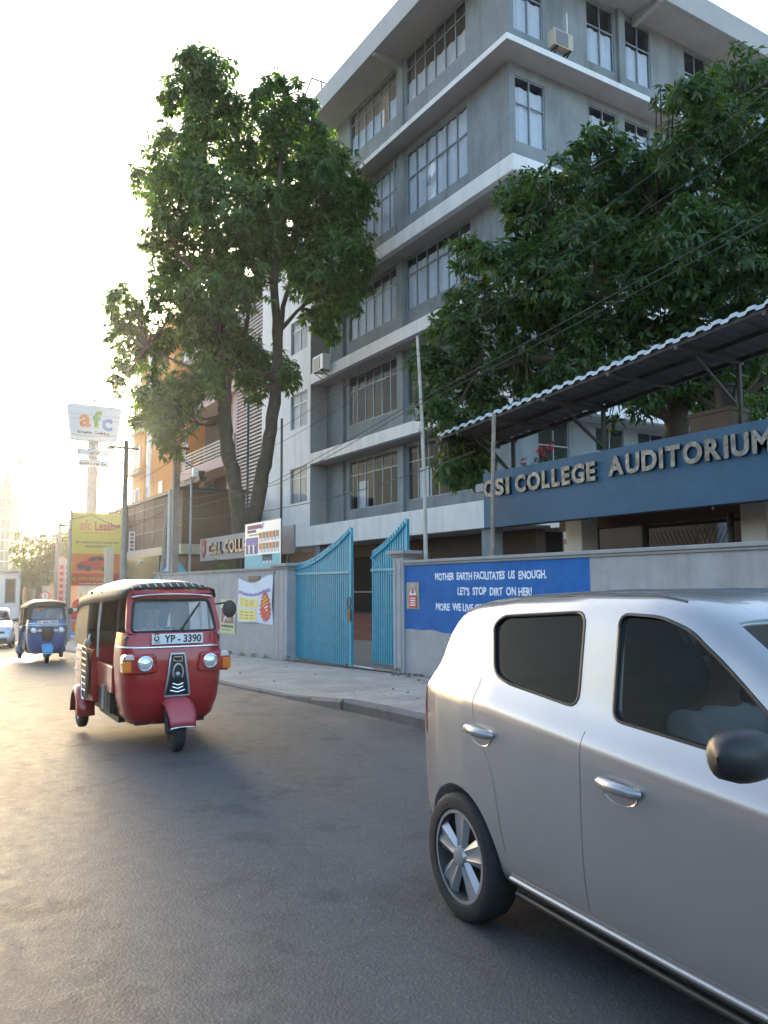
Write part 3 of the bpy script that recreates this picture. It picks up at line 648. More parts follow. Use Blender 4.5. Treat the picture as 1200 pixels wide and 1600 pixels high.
cn = thing('canopy', 'long corrugated sheet canopy on slim posts above the blue name board', 'canopy')
def cz(y): return 4.58+.0714*(12.97-y)
y = 13.0; k = 0
while y > 1.5:
    y1 = y-1.02; rows_t = [[], [], []]; N = 33
    for q in range(N):
        yy = y-(y-y1)*q/(N-1); ph = ((13.0-yy)/.255) % 1
        amp = .017 if ph < .38 else (-.017 if .5 < ph < .88 else (.017-.034*(ph-.38)/.12 if ph <= .5 else -.017+.034*(ph-.88)/.12))
        e_ = .07*max(0, min(1, (13.0-yy)))
        rows_t[0].append((9.185, yy, cz(yy)+amp-.055)); rows_t[1].append((9.20, yy, cz(yy)+amp+.004)); rows_t[2].append((10.72, yy+.05, cz(yy)+amp-.02))
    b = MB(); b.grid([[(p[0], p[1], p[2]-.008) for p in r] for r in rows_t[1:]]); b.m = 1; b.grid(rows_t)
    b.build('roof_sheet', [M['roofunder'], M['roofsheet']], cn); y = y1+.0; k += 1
for xx in (9.26, 9.95, 10.66):
    b = MB(); b.bar((xx, 13.0, cz(13.)-.07-.02*(xx-9.2)), (xx, 1.6, cz(1.6)-.07-.02*(xx-9.2)), .05, .07); b.build('purlin', M['darksteel'], cn)
for yy in (12.9, 12.35, 11.3, 9.92, 8.5, 7.24, 5.9, 4.6, 3.2):
    b = MB(); b.bar((9.2, yy, cz(yy)-.13), (10.7, yy, cz(yy)-.15), .05, .06); b.build('rafter', M['darksteel'], cn)
for yy in (12.35, 9.92, 7.24, 4.6):
    b = MB(); b.bar((10.6, yy, 3.3), (10.6, yy, cz(yy)-.18), .06, .06); b.build('post', M['darksteel'], cn)
    b = MB(); b.bar((10.6, yy, cz(yy)-.85), (9.6, yy, cz(yy)-.17), .035, .035); b.bar((10.6, yy, cz(yy)-.85), (10.6, yy+.7, cz(yy+.7)-.17), .035, .035); b.build('brace', M['darksteel'], cn)
b = MB(); b.tube([(8.95, 11.02, 1.9), (8.96, 11.0, 3.3), (8.98, 10.99, 4.0), (9.0, 10.98, cz(11)-.12)], .036, 8); b.build('front_post', M['rust'], cn, smooth=60)

def bucket(name, label, cat, o, r0_, r1_, h, m, rim=True):
    t = thing(name, label, cat, o)
    b = MB(); b.lathe([(0, .001), (0, r0_), (h, r1_), (h, r1_-.02), (h-.06, r1_-.025), (h-.06, .001)], (0, 0, 0), (0, 0, 1), 20); b.build('pot', m, t, smooth=50)
    if rim: b = MB(); b.lathe([(h-.05, r1_), (h-.045, r1_+.018), (h+.002, r1_+.018), (h+.005, r1_-.012)], (0, 0, 0), (0, 0, 1), 20); b.build('rim', m, t, smooth=50)
    b = MB(); b.lathe([(h-.05, .001), (h-.055, r1_-.03)], (0, 0, 0), (0, 0, 1), 16); b.build('soil', M['soil'], t)
    return t
blk = MB(); blk.box((10.38, 7.25, 3.452), (10.8, 7.98, 4.18)); blk.box((10.36, 7.23, 4.1), (10.82, 8.0, 4.17)); tag(blk.build('plinth_block', M['brown'], bevel=.02), 'brown masonry block on the porch roof carrying a black bucket', 'block')
bucket('plant_pot', 'black bucket of dry plants on the brown block beside the canopy post', 'pot', (10.6, 7.47, 4.182), .14, .19, .36, M['black'])
bucket('plant_pot', 'terracotta pot of pink bougainvillea at the left end of the porch roof', 'pot', (10.45, 11.15, 3.452), .12, .17, .3, M['redwall'])

# ================================================================== flag pole on the wall, white and rusty
fp = thing('flag_pole', 'rusty white pole standing on the wall beside the narrow gate pillar', 'pole', (8.72, 12.75, 1.9))
b = MB(); b.tube([(0, 0, 0), (.005, .03, 1.5), (.0, .10, 3.0), (-.02, .20, 4.6)], [.042, .038, .034, .03], 10); b.build('pole', M['polewhite'], fp, smooth=60)
b = MB(); b.lathe([(0, .075), (.05, .075), (.05, .05), (.12, .05)], (0, 0, .05), (0, 0, 1), 12); b.build('socket', M['concrete'], fp, smooth=40)
b = MB(); b.tube([(-.06, .02, 2.6), (-.12, 0, 2.62), (-.12, .05, 2.7)], .008, 5); b.build('cleat', M['darksteel'], fp)

# ================================================================== college sign, information board, banner, posters (left of the gate)
cs = thing('name_board', 'grey C.S.I. COLLEGE name board with a small crest behind the left wall', 'sign')
b = MB(); b.box((9.6, 20.6, 2.49), (9.66, 28.67, 3.30)); b.build('panel', mat('board_grey', (.19, .205, .235), .6, var=.1), cs, bevel=.008)
for yy in (28.2, 24.8, 21.2):
    b = MB(); b.box((9.67, yy-.04, -.6), (9.73, yy+.04, 3.2)); b.build('post', M['darksteel'], cs)
letters('C.S.I.', .40, (9.599, 27.62, 2.72), WALLW, M['steel'], cs, 1.35, .06)
letters('COLLEGE', .40, (9.599, 26.0, 2.72), WALLW, M['steel'], cs, 2.75, .06)
b = MB(); b.prism([(-.2, .5), (-.2, .15), (-.1, -.05), (0, -.14), (.1, -.05), (.2, .15), (.2, .5), (0, .56)], (9.565, 28.22, 2.72), *WALLW, .035); cr = b.build('crest', M['redwall'], cs)
b = MB(); b.prism(arc(0, .2, .13, 0, 330, 14), (9.558, 28.22, 2.72), *WALLW, .006); b.build('emblem', M['steel'], cr)

ib = thing('information_board', 'white and teal information board of portrait photos on two tall poles', 'notice board', (8.9, 22.5, 0))
for yy, zt in ((-.05, 7.2), (-2.5, 6.15)):
    b = MB(); b.tube([(.04, yy, -.5), (.04, yy, zt)], .035, 8); b.build('pole', M['darksteel'], ib, smooth=60)
pa = MB(); pa.box((0, -2.55, 2.08), (.02, 0, 3.40)); pan = pa.build('panel', M['panelwhite'], ib)
def pr_(name, rects, m, x=-.003, parent=pan):
    b = MB()
    for y0, z0, y1, z1 in rects: b.box((x, -y0, z0), (x+.0025, -y1, z1))
    return b.build(name, m, parent)
pr_('teal_field', [(.02, 2.1, 2.53, 2.47)], M['printteal'])
pr_('title_strip', [(.18, 3.22, 1.25, 3.34)], M['printmaroon']); pr_('title_strip', [(.18, 3.12, .85, 3.20)], M['printmaroon'])
pr_('subtitle', [(.3, 3.03, 1.2, 3.07)], M['printgreen'])
pr_('group_photo', [(.08, 2.5, 1.0, 2.98)], M['printviolet'])
for i in range(5):
    b = MB(); y_ = .16+.17*i; z_ = 2.72+.05*(i % 2)
    b.prism([(y_-.05, 2.52), (y_+.05, 2.52), (y_+.06, z_), (y_-.06, z_)], (-.0045, 0, 0), (0, -1, 0), (0, 0, 1), .001); b.build('figure', M['paintwhite'] if i % 2 else M['printdark'], pan)
    b = MB(); b.prism(arc(y_, z_+.05, .04, 0, 330, 9), (-.0045, 0, 0), (0, -1, 0), (0, 0, 1), .001); b.build('face', M['printskin'], pan)
for r_, (z0, n_) in enumerate(((2.84, 6), (2.53, 6), (2.20, 3))):
    for i in range(n_):
        y0 = 1.08+.235*i+(.25 if n_ == 3 else 0); pr_('portrait', [(y0, z0, y0+.2, z0+.26)], M['printbrown'] if i % 3 else M['printorange'])
        pr_('portrait_shirt', [(y0+.03, z0+.004, y0+.17, z0+.09)], M['paintwhite'], x=-.0055)
        b = MB(); b.prism(arc(y0+.1, z0+.145, .045, 0, 330, 9), (-.0057, 0, 0), (0, -1, 0), (0, 0, 1), .001); b.build('portrait_face', M['printskin'], pan)
b = MB(); b.prism([(1.32, 3.36), (1.42, 3.36), (1.34, 3.2), (1.24, 3.2)], (-.004, 0, 0), (0, -1, 0), (0, 0, 1), .001); b.build('title_slash', M['printviolet'], pan)

# cloth banner: sagging sheet tied by its corners
bn = thing('banner', 'pale blue and yellow cloth banner with a red starburst, tied on the left wall', 'banner', (8.375, 21.63, 0))
def ban(u, v):      # u 0..1 to the right, v 0..1 upwards
    top = 1.80+.07*u-.17*math.sin(math.pi*min(1, u*1.15))**1.3; bot = .60-.03*math.sin(u*9)*.5
    return (-.018*math.sin(u*6+v*3)*.8-.012*math.sin(v*7+u*11), -2.41*u, bot+(top-bot)*v)
N1, N2 = 26, 18
b = MB(); b.grid([[ban(i/N1, j/N2) for i in range(N1+1)] for j in range(N2+1)]); cl = b.build('cloth', M['printpaleblue'], bn, smooth=80)
def cloth_patch(name, u0, v0, u1, v1, m, d=.004):
    b = MB(); n_ = 8
    b.grid([[Vector(ban(u0+(u1-u0)*i/n_, v0+(v1-v0)*j/n_))-Vector((d, 0, 0)) for i in range(n_+1)] for j in range(n_+1)]); return b.build(name, m, cl, smooth=80)
cloth_patch('yellow_field', .04, .36, .58, .60, M['printpaleyellow']); cloth_patch('yellow_field', .04, .03, .55, .32, M['printpaleyellow'])
for k_, (u0, v0, wd) in enumerate(((.03, .66, .94),)):
    for q in range(22): cloth_patch('heading_word', u0+wd*q/22, v0, u0+wd*q/22+.03, v0+.055+.012*(q % 3), M['printviolet'], .006)
for r_ in range(3):
    for q in range(3): cloth_patch('small_print', .07+.15*q, .53-.055*r_, .17+.15*q, .545-.055*r_, M['printbrown'], .008)
    for q in range(3): cloth_patch('small_print', .07+.15*q, .24-.075*r_, .18+.14*q, .258-.075*r_, M['printbrown'], .008)
b = MB(); cu_, cv_ = .80, .36
ctr = Vector(ban(cu_, cv_))-Vector((.012, 0, 0)); ring = []
for k_ in range(36):
    rr = .20 if k_ % 2 else .155; a_ = 2*math.pi*k_/36
    ring.append(Vector(ban(cu_+rr*math.cos(a_)*.86, cv_+rr*math.sin(a_)*1.65))-Vector((.012, 0, 0)))
b.add([ctr]+ring, [(0, 1+k_, 1+(k_+1) % 36) for k_ in range(36)]); b.build('starburst', M['printred'], cl)
for r_ in range(5):
    b = MB(); wd = (.12, .17, .2, .17, .12)[r_]
    b.grid([[Vector(ban(cu_-wd/2+wd*i/4, cv_+.16-.07*r_+dv+.05*(i/4)))-Vector((.016, 0, 0)) for i in range(5)] for dv in (0, .026)]); b.build('burst_lettering', M['yellow'] if r_ < 3 else M['paintwhite'], cl)
for u in (0, 1):
    b = MB(); p = Vector(ban(u, 1)); b.tube([p, p+Vector((.02, .18*(1-2*u), .12))], .006, 5); b.build('cord', M['rubber'], bn)
hk = MB(); hk.box((8.37, 20.1, 1.72), (8.395, 20.9, 1.86)); tag(hk.build('wall_plaque', M['printdark'], bevel=.01), 'dark plaque half hidden behind the sagging top of the banner', 'plaque')

po = thing('poster', 'pale green paper poster with a brown picture, just right of the red three-wheeler', 'poster', (8.39, 23.1, 0))
b = MB(); b.grid([[(-.004-.008*math.sin(i*1.1+j), -1.22*i/6, .22+.98*j/6) for i in range(7)] for j in range(7)]); pp = b.build('sheet', M['papergreen'], po)
for nm, r_, m in (('picture', (.1, .52, 1.1, .95), 'printmaroon'), ('picture', (.5, .60, .9, 1.05), 'printbrown'), ('print_line', (.1, .40, 1.1, .46), 'printdark'), ('print_line', (.1, .30, .9, .34), 'printgreen')):
    b = MB(); b.box((-.017-.003*(nm == 'picture' and r_[0] == .5), -r_[0], r_[1]), (-.014, -r_[2], r_[3])); b.build(nm, M[m], pp)
for q in range(4):
    b = MB(); b.prism([(-.16, -.03), (.16, .0), (.16, .03), (-.16, .0)], (-.022, -.35-.12*q, .60+.08*q), (0, -.7, .7), (0, .7, .7), .001); b.build('figure', M['paintwhite'], pp)

no = thing('warning_notice', 'small paper warning notice with a red panel on the blue slogan paint', 'notice', (8.395, 12.93, 0))
b = MB(); b.grid([[(-.006-.004*math.sin(i*1.4+j*.7), -.43*i/4, 1.13+.50*j/4) for i in range(5)] for j in range(5)]); ns = b.build('sheet', mat('kraft_paper', (.30, .29, .22), .8, var=.15), no)
b = MB(); b.box((-.0165, -.10, 1.155), (-.014, -.35, 1.38)); b.build('red_panel', M['printred'], ns)
for q in range(4): b = MB(); b.box((-.0185, -.135-.01*(q % 2), 1.195+.042*q), (-.017, -.315, 1.213+.042*q)); b.build('print_line', M['paintwhite'], ns)
b = MB(); b.prism([(.10, 1.39), (.35, 1.39), (.255, 1.52), (.225, 1.61), (.195, 1.52)], (-.0145, 0, 0), (0, -1, 0), (0, 0, 1), .002); b.build('triangle', M['paintwhite'], ns)
b = MB(); b.prism([(.17, 1.42), (.28, 1.42), (.26, 1.49), (.225, 1.56), (.19, 1.49)], (-.017, 0, 0), (0, -1, 0), (0, 0, 1), .002); b.build('symbol', M['printred'], ns)

# ================================================================== commercial building with louvres, orange block, low brown building
lb = thing('louvred_building', 'building with white louvre screens and red trim behind the left tree', 'building')
b = MB(); b.box((16.9, 36.6, -1.2), (24, 49.2, 17.2)); b.build('wall', M['cream'], lb)
for y0, y1, z0, z1, x in ((36.55, 40.0, 4.9, 17.6, 15.3), (40.2, 49.2, 8.7, 9.75, 15.2), (48.6, 49.2, 5.6, 13.4, 15.25), (40.2, 44.2, 12.2, 16.5, 15.25)):
    b = MB(); z = z0
    while z < z1: b.bar((x, y0, z), (x, y1, z), .05, .075); z += .19
    tag(b.build('louvre_screen', M['slat'], lb), kind='stuff')
    b = MB()
    yy = y0
    while yy < y1+.01: b.box((x+.03, yy-.03, z0-.05), (x+.08, yy+.03, z1)); yy += (y1-y0)/max(1, round((y1-y0)/1.7))
    b.build('screen_frame', M['darksteel'], lb)
b = MB(); b.box((15.6, 36.6, 4.6), (16.2, 40.0, 17.5)); b.build('screen_backing', M['brown'], lb)
for z0, z1, m in ((8.15, 8.66, 'pink'), (5.0, 5.5, 'pink'), (12.0, 12.5, 'pink'), (15.7, 16.4, 'white')):
    b = MB(); b.box((15.15, 40.05, z0), (16.9, 49.3, z1)); b.build('ledge', M[m], lb)
for z0, z1 in ((5.5, 8.15), (8.66, 12.0), (12.5, 15.7)):
    b = MB(); b.box((16.6, 44.0, z0), (16.89, 49.0, z1)); b.build('recess_wall', M['brown'], lb)
    b = MB(); b.box((15.6, 40.02, z0), (16.0, 40.6, z1)); b.build('column', M['redwall'], lb)
    b = MB(); b.box((15.5, 40.62, z0), (15.8, 41.2, z1)); b.build('column', M['pink'], lb)
    b = MB(); b.box((16.2, 41.3, z0), (16.5, 43.9, z1)); b.build('panel', M['cream'], lb)
b = MB(); b.box((15.13, 40.6, 4.98), (15.149, 42.6, 5.52)); b.build('trim', M['redwall'], lb)
for y0 in (41.5, 43.0):
    f_ = MB(); f_.box((16.1, y0, 9.9), (16.199, y0+1.0, 11.5)); f_ = f_.build('window', M['wframe_light'], lb); b = MB(); b.box((16.08, y0+.1, 10.0), (16.099, y0+.46, 11.4)); b.box((16.08, y0+.54, 10.0), (16.099, y0+.9, 11.4)); b.build('pane', M['glassdark'], f_)
b = MB(); b.bar((14.9, 49, 5.3), (14.9, 44.6, 8.2), .5, .12); b.box((14.7, 44.2, 7.6), (15.1, 49.3, 7.85)); b.build('stair_flight', M['darksteel'], lb)
for i in range(9): b = MB(); b.box((16.3, 46.2, 5.7+.26*i), (16.45, 48.8, 5.8+.26*i)); b.build('grille_bar', M['yellow'] if i in (2, 3, 6) else M['darksteel'], lb)
b = MB(); b.grid([[(13.6+.02*(k % 2), 36.6+.16*k, 4.75+.05*(k % 2)) for k in range(26)], [(15.3, 36.6+.16*k, 5.15+.05*(k % 2)) for k in range(26)]]); b.build('awning', M['slat'], lb)
b = MB(); b.box((14.6, 36.7, 1.8), (16.8, 49.2, 4.6)); b.build('dark_floor', M['brown'], lb)
for yy in (38, 40.4, 43, 45.5, 48.5): b = MB(); b.box((14.3, yy-.06, 1.9), (14.42, yy+.06, 4.9)); b.build('post', M['wpole'], lb)
b = MB(); b.box((14.2, 36.6, 3.05), (14.58, 49.3, 3.4)); b.build('ledge', M['white'], lb); b = MB(); b.box((14.5, 36.6, -1.1), (16.8, 49.3, 1.79)); b.build('shop_front', M['brown'], lb)

ob = thing('apartment_block', 'tall orange apartment block with a white window strip beyond the louvred building', 'building')
b = MB(); b.box((15.2, 51.0, -1), (26, 57.2, 19.6)); b.box((14.95, 57.2, -1), (26, 60.5, 19.0)); b.build('wall', M['orange'], ob)
b = MB(); b.box((15.1, 56.2, 5), (15.199, 57.19, 18.5)); b.build('white_strip', M['white'], ob)
for z in (7.2, 10.2, 13.2, 16.2):
    for y0, wd, x in ((56.45, .5, 15.09), (58.2, .8, 14.94), (59.5, .6, 14.94), (53.2, .9, 15.19)):
        f_ = MB(); f_.box((x-.06, y0, z), (x-.001, y0+wd, z+1.5)); f_ = f_.build('window', M['white'], ob); b = MB(); b.box((x-.075, y0+.08, z+.1), (x-.061, y0+wd-.08, z+1.4)); b.build('pane', M['glassdark'], f_)
    b = MB(); b.box((14.6, 57.3, z-.5), (14.949, 60.4, z-.3)); b.build('balcony_slab', M['cream'], ob)
bb_ = thing('shop_building', 'low brown shop building with a slatted upper storey beside the leaning pole', 'building')
b = MB(); b.box((11.0, 35.4, 3.5), (14.0, 49.0, 5.9)); b.build('upper_wall', M['brown'], bb_)
b = MB(); b.box((10.9, 35.2, 3.05), (14, 49, 3.49)); b.build('fascia', M['cream'], bb_)
b = MB(); b.box((11.2, 35.4, -1.2), (14, 49, 3.04)); b.build('lower_wall', M['brown'], bb_)
for i in range(7): b = MB(); b.box((10.93, 36+1.9*i, 3.5), (10.999, 36.07+1.9*i, 5.95)); b.build('mullion', M['wpole'], bb_)
for z in (4.3, 5.5): b = MB(); b.box((10.95, 35.4, z), (10.998, 49, z+.05)); b.build('rail', M['wpole'], bb_)
b = MB(); b.box((10.8, 35.2, 5.9), (14.2, 49.2, 6.05)); b.build('roof', M['darksteel'], bb_)
for y0 in (36.5, 40, 43.5): b = MB(); b.box((11.12, y0, -1), (11.199, y0+2.6, 2.4)); b.build('shutter', M['papergreen'] if y0 == 40 else M['cream'], bb_)
cb_ = thing('shop_building', 'tan shop building behind the yellow and red leasing billboard', 'building')
b = MB(); b.box((8.7, 40.2, -1.2), (12, 46.5, 2.7)); b.build('wall', M['cream'], cb_)
b = MB(); b.box((8.5, 40.0, 2.7), (12.1, 46.6, 2.9)); b.build('roof', M['darksteel'], cb_)
b = MB(); b.box((8.9, 40.13, -1.1), (10.3, 40.199, 1.5)); b.build('shutter', M['brown'], cb_)
gs = thing('shop_sign', 'dark green shop sign board behind the utility pole', 'sign')
b = MB(); b.box((9.5, 33.6, 1.85), (9.58, 39.0, 2.9)); b.build('panel', mat('sign_green', (.05, .075, .04), .5, var=.15), gs)
for yy in (33.9, 38.6): b = MB(); b.box((9.59, yy-.05, -1), (9.69, yy+.05, 2.8)); b.build('post', M['darksteel'], gs)
b = MB(); b.lathe([(0, .001), (0, .06), (.12, .05), (.12, .001)], (9.42, 36.0, 2.7), (-1, 0, -.4), 10); b.build('spot_lamp', M['panelwhite'], gs)
tn = thing('tarpaulin_tent', 'blue and white peaked tarpaulin tent behind the far wall pillar', 'tent', (9.6, 32.0, -.7))
apex = Vector((0, -.3, 3.45)); cor = [Vector((-1.2, 1.6, 2.2)), Vector((-1.2, -1.7, 2.1)), Vector((1.0, -1.7, 2.2)), Vector((1.0, 1.6, 2.2))]
for k_ in range(4):
    a_, c_ = cor[k_], cor[(k_+1) % 4]; rows = []
    for j in range(7):
        t_ = j/6; rows.append([apex.lerp(a_.lerp(c_, i/8), t_)-Vector((0, 0, .22*math.sin(math.pi*t_)+.03*math.sin(i*2.+j))) for i in range(9)])
    rows.append([p-Vector((0, 0, .35+.04*math.sin(q*2))) for q, p in enumerate(rows[-1])])
    b = MB(); b.grid(rows); b.m = 1; b.build('tarp_panel', [M['tarp'], M['white']], tn)
for q in cor: b = MB(); b.tube([(q.x, q.y, 0), q], .03, 6); b.build('pole', M['darksteel'], tn)

# ================================================================== afc pylon and leasing billboard
py = thing('pylon_sign', 'tall pylon sign with a rounded white head reading afc above the billboard', 'sign', (9.66, 48, -1.0))
def rtrap(wt, wb, h, r_, n=5):
    c = [(-wt/2, h), (wt/2, h), (wb/2, 0), (-wb/2, 0)]; out = []
    for i in range(4):
        p0, p1, p2 = Vector(c[i-1]), Vector(c[i]), Vector(c[(i+1) % 4]); a_ = (p0-p1).normalized()*r_+p1; d_ = (p2-p1).normalized()*r_+p1
        out += [tuple((1-t)**2*a_+2*t*(1-t)*p1+t*t*d_) for t in [q/n for q in range(n+1)]]
    return out[::-1]
b = MB(); b.prism(rtrap(3.12, 2.62, 2.12, .28), (0, 0, 11.02), *WALLS, .5); hd = b.build('head', M['panelwhite'], py, bevel=.05)
b = MB(); b.lathe([(0, .30), (9.2, .30), (11.05, .30)], (0, .25, 0), (0, 0, 1), 20); b.build('column', mat('pylon_column', (.42, .34, .28), .5, var=.1), py, smooth=60)
for s_, x, z, m in (('a', -.83, 11.85, 'printorange'), ('f', -.07, 11.83, 'printgreen'), ('c', .40, 11.72, 'printblue')):
    text(s_, 1.36, (x, -.004, z), WALLS, M[m], 'letter', hd, ext=.02, bold=.045)
script('elymn psmen', (-.95, -.004, 11.42), WALLS, .155, .028, M['ink'], 'script_lettering', hd, .012)
b = MB(); b.grid([[(-1.25+2.4*i/12, -.006, 11.32-.06*math.sin(i/12*math.pi*1.5)+dz) for i in range(13)] for dz in (0, .03)]); b.build('swoosh', M['printgreen'], hd)
for z in (12.25, 12.52): b = MB(); b.box((-1.46, -.005, z), (1.46, -.001, z+.015)); b.build('seam', M['wframe'], hd)
for z, w_, h_, wd in ((10.12, 1.95, .40, 'yps'), (9.50, 1.75, .40, 'esmply nv')):
    b = MB(); b.box((-w_/2, -.14, z), (w_/2, -.08, z+h_)); q = b.build('blade_sign', M['panelwhite'], py, bevel=.02)
    script(wd, (-.085*len(wd)*1.0, -.142, z+.10), WALLS, .16, .028, M['printbrown'], 'script_lettering', q, .01)
b = MB(); b.lathe([(0, .05), (.2, .05), (.3, .12), (.34, .001)], (0, .25, 13.2), (0, 0, 1), 10); b.build('finial', M['darksteel'], py)

bl = thing('billboard', 'yellow and red leasing billboard with a red car picture below the pylon sign', 'billboard', (6.64, 37, 0))
W_ = 2.12
for x in (-.04, W_+.04): b = MB(); b.tube([(x, .06, -.9), (x, .06, 4.95)], .06, 8); b.build('post', M['wpole'], bl, smooth=60)
b = MB(); b.box((0, 0, 1.63), (W_, .05, 4.86)); bp_ = b.build('panel', M['yellow'], bl)
def bp(name, x0, z0, x1, z1, m, d=.004): b = MB(); b.box((x0, -d, z0), (x1, -d+.003, z1)); return b.build(name, M[m], bp_)
bp('red_field', .015, 1.66, W_-.01, 3.05, 'printorange'); bp('dark_red_field', .015, 1.66, W_-.01, 2.18, 'printred', .007)
text('afc', .62, (.30, -.005, 4.10), WALLS, M['printorange'], 'lettering', bp_, .002, width=.50, bold=.012); text('Leasing', .56, (.93, -.005, 4.10), WALLS, M['printred'], 'lettering', bp_, .002, width=1.08, bold=.012)
for q in range(8): bp('tagline_word', .36+.19*q, 3.96, .36+.19*q+.15, 4.00, 'printorange', .006)
text('BEST LEASING PACKAGE COUPLED WITH', .14, (.16, -.005, 3.50), WALLS, M['ink'], 'lettering', bp_, .002, width=1.82, bold=.002)
text('PERSONALISED SERVICE', .14, (.55, -.005, 3.32), WALLS, M['ink'], 'lettering', bp_, .002, width=1.12, bold=.002)
text('0772 919 016', .2, (.30, -.009, 1.88), WALLS, M['yellow'], 'lettering', bp_, .002, width=1.05, bold=.003)
for q in range(4): bp('web_address', .35+.26*q, 1.72, .35+.26*q+.22, 1.755, 'paper', .0095)
b = MB(); b.prism(arc(.14, 1.95, .075, 0, 340, 14), (0, -.009, 0), *WALLS, .001); b.build('phone_symbol', M['printgreen'], bp_)
car_ = [(.22, 2.32), (.20, 2.55), (.30, 2.66), (.60, 2.74), (.82, 2.93), (1.22, 2.97), (1.52, 2.80), (1.55, 2.45), (1.45, 2.33)]
b = MB(); b.prism(car_, (0, -.010, 0), *WALLS, .002); b.build('car_picture', M['printred'], bp_)
b = MB(); b.prism([(.66, 2.74), (.85, 2.89), (1.05, 2.91), (1.05, 2.75)], (0, -.013, 0), *WALLS, .001); b.prism([(1.09, 2.75), (1.09, 2.91), (1.22, 2.92), (1.42, 2.79)], (0, -.013, 0), *WALLS, .001); b.build('car_window', M['ink'], bp_)
b = MB(); b.prism([(.28, 2.40), (.26, 2.60), (.55, 2.58), (.58, 2.42)], (0, -.013, 0), *WALLS, .001); b.build('car_grille', M['printdark'], bp_)
for x in (.72, 1.38): b = MB(); b.prism(arc(x, 2.38, .11, 0, 340, 14), (0, -.014, 0), *WALLS, .001); b.build('car_wheel', M['ink'], bp_)
pv = thing('shop_pillar', 'pale tan pillar standing before the right half of the billboard', 'pillar', (8.0, 36.0, 0)); b = MB(); b.box((-.16, -.16, -1), (.16, .16, 3.15)); b.build('shaft', M['cream'], pv); b = MB(); b.box((-.2, -.2, 3.152), (.2, .2, 3.3)); b.build('cap', M['cream'], pv)

# ================================================================== poles, lamps, small signs
def pole(name, label, cat, o, h, r0_, r1_, lean=(0, 0), m='wpole', arms=True, square=False):
    t = thing(name, label, cat, o)
    b = MB()
    if square:
        b.grid([[(sx*r_+lean[0]*k, sy*r_+lean[1]*k, h*k) for sx, sy in ((-1, -1), (1, -1), (1, 1), (-1, 1))] for k, r_ in ((0, r0_), (1, r1_))], close=True); b.add([(sx*r1_+lean[0], sy*r1_+lean[1], h) for sx, sy in ((-1, -1), (1, -1), (1, 1), (-1, 1))], [(0, 1, 2, 3)])
    else: b.tube([(lean[0]*k, lean[1]*k, h*k) for k in (0, .3, .6, 1)], [r0_+(r1_-r0_)*k for k in (0, .3, .6, 1)], 12)
    b.build('shaft', M[m], t, smooth=None if square else 60)
    if arms:
        b = MB(); b.bar((-.5+lean[0]*.95, lean[1]*.95, h-.3), (.5+lean[0]*.95, lean[1]*.95, h-.3), .07, .09); b.build('cross_arm', M['darksteel'], t)
        for x in (-.42, 0, .42): b = MB(); b.lathe([(0, .03), (.04, .055), (.09, .03), (.14, .045), (.16, .001)], (x+lean[0]*.95, lean[1]*.95, h-.25), (0, 0, 1), 10); b.build('insulator', M['panelwhite'], t)
    return t
p1_ = pole('utility_pole', 'concrete utility pole rising against the sun glare right of the billboard', 'utility pole', (7.9, 33.0, -.9), 8.4, .15, .10)
b = MB(); b.lathe([(0, .001), (0, .14), (.12, .17), (.16, .001)], (-.62, 0, 8.0), (0, 0, 1), 12); b.tube([(0, 0, 8.1), (-.62, 0, 8.15)], .03, 6); b.build('street_lamp', M['darksteel'], p1_)
pole('utility_pole', 'square concrete pole beside the louvred building', 'utility pole', (9.3, 30.8, -.6), 7.9, .14, .11, square=True)
pole('steel_pole', 'slim grey steel pole close beside the square concrete pole', 'pole', (9.25, 31.4, -.6), 6.0, .08, .07, m='wframe_light', arms=False)
pole('utility_pole', 'leaning wooden pole between the blue tent and the steel pole', 'utility pole', (9.25, 32.7, -.6), 5.75, .13, .10, lean=(.05, -.95), arms=False)
lp = pole('lamp_post', 'slender lamp post with a small square lamp, left of the grey college sign', 'lamp post', (9.3, 28.9, -.5), 6.75, .045, .035, m='wframe', arms=False)
b = MB(); b.tube([(0, 0, 6.5), (-.2, .3, 6.75), (-.4, .9, 6.7)], .02, 6); b.build('arm', M['darksteel'], lp); b = MB(); b.box((-.05, -.38, 6.1), (.15, -.14, 6.42)); b.build('lamp_head', M['panelwhite'], lp, bevel=.02)
pole('utility_pole', 'grey utility pole just left of the billboard edge', 'utility pole', (7.6, 43.0, -1), 6.0, .11, .08)
pole('utility_pole', 'distant utility pole rising in front of the far tree', 'utility pole', (9.95, 60, -1), 7.2, .17, .12)
pole('utility_pole', 'distant thin pole beside the far tree', 'utility pole', (9.2, 56.5, -1), 6.1, .12, .09, arms=False)
vs = thing('blade_sign', 'small white vertical shop sign hung on the utility pole', 'sign', (8.05, 32.9, 2.95)); b = MB(); b.box((.02, 0, 0), (.26, .05, .85)); q = b.build('panel', M['panelwhite'], vs); 
for i in range(5): b = MB(); b.box((.07, -.004, .08+.15*i), (.21, -.001, .18+.15*i)); b.build('printed_mark', M['printorange' if i % 2 else 'printred'], q)
b = MB(); b.bar((0, .03, .8), (.26, .03, .8), .02, .03); b.build('bracket', M['darksteel'], vs)
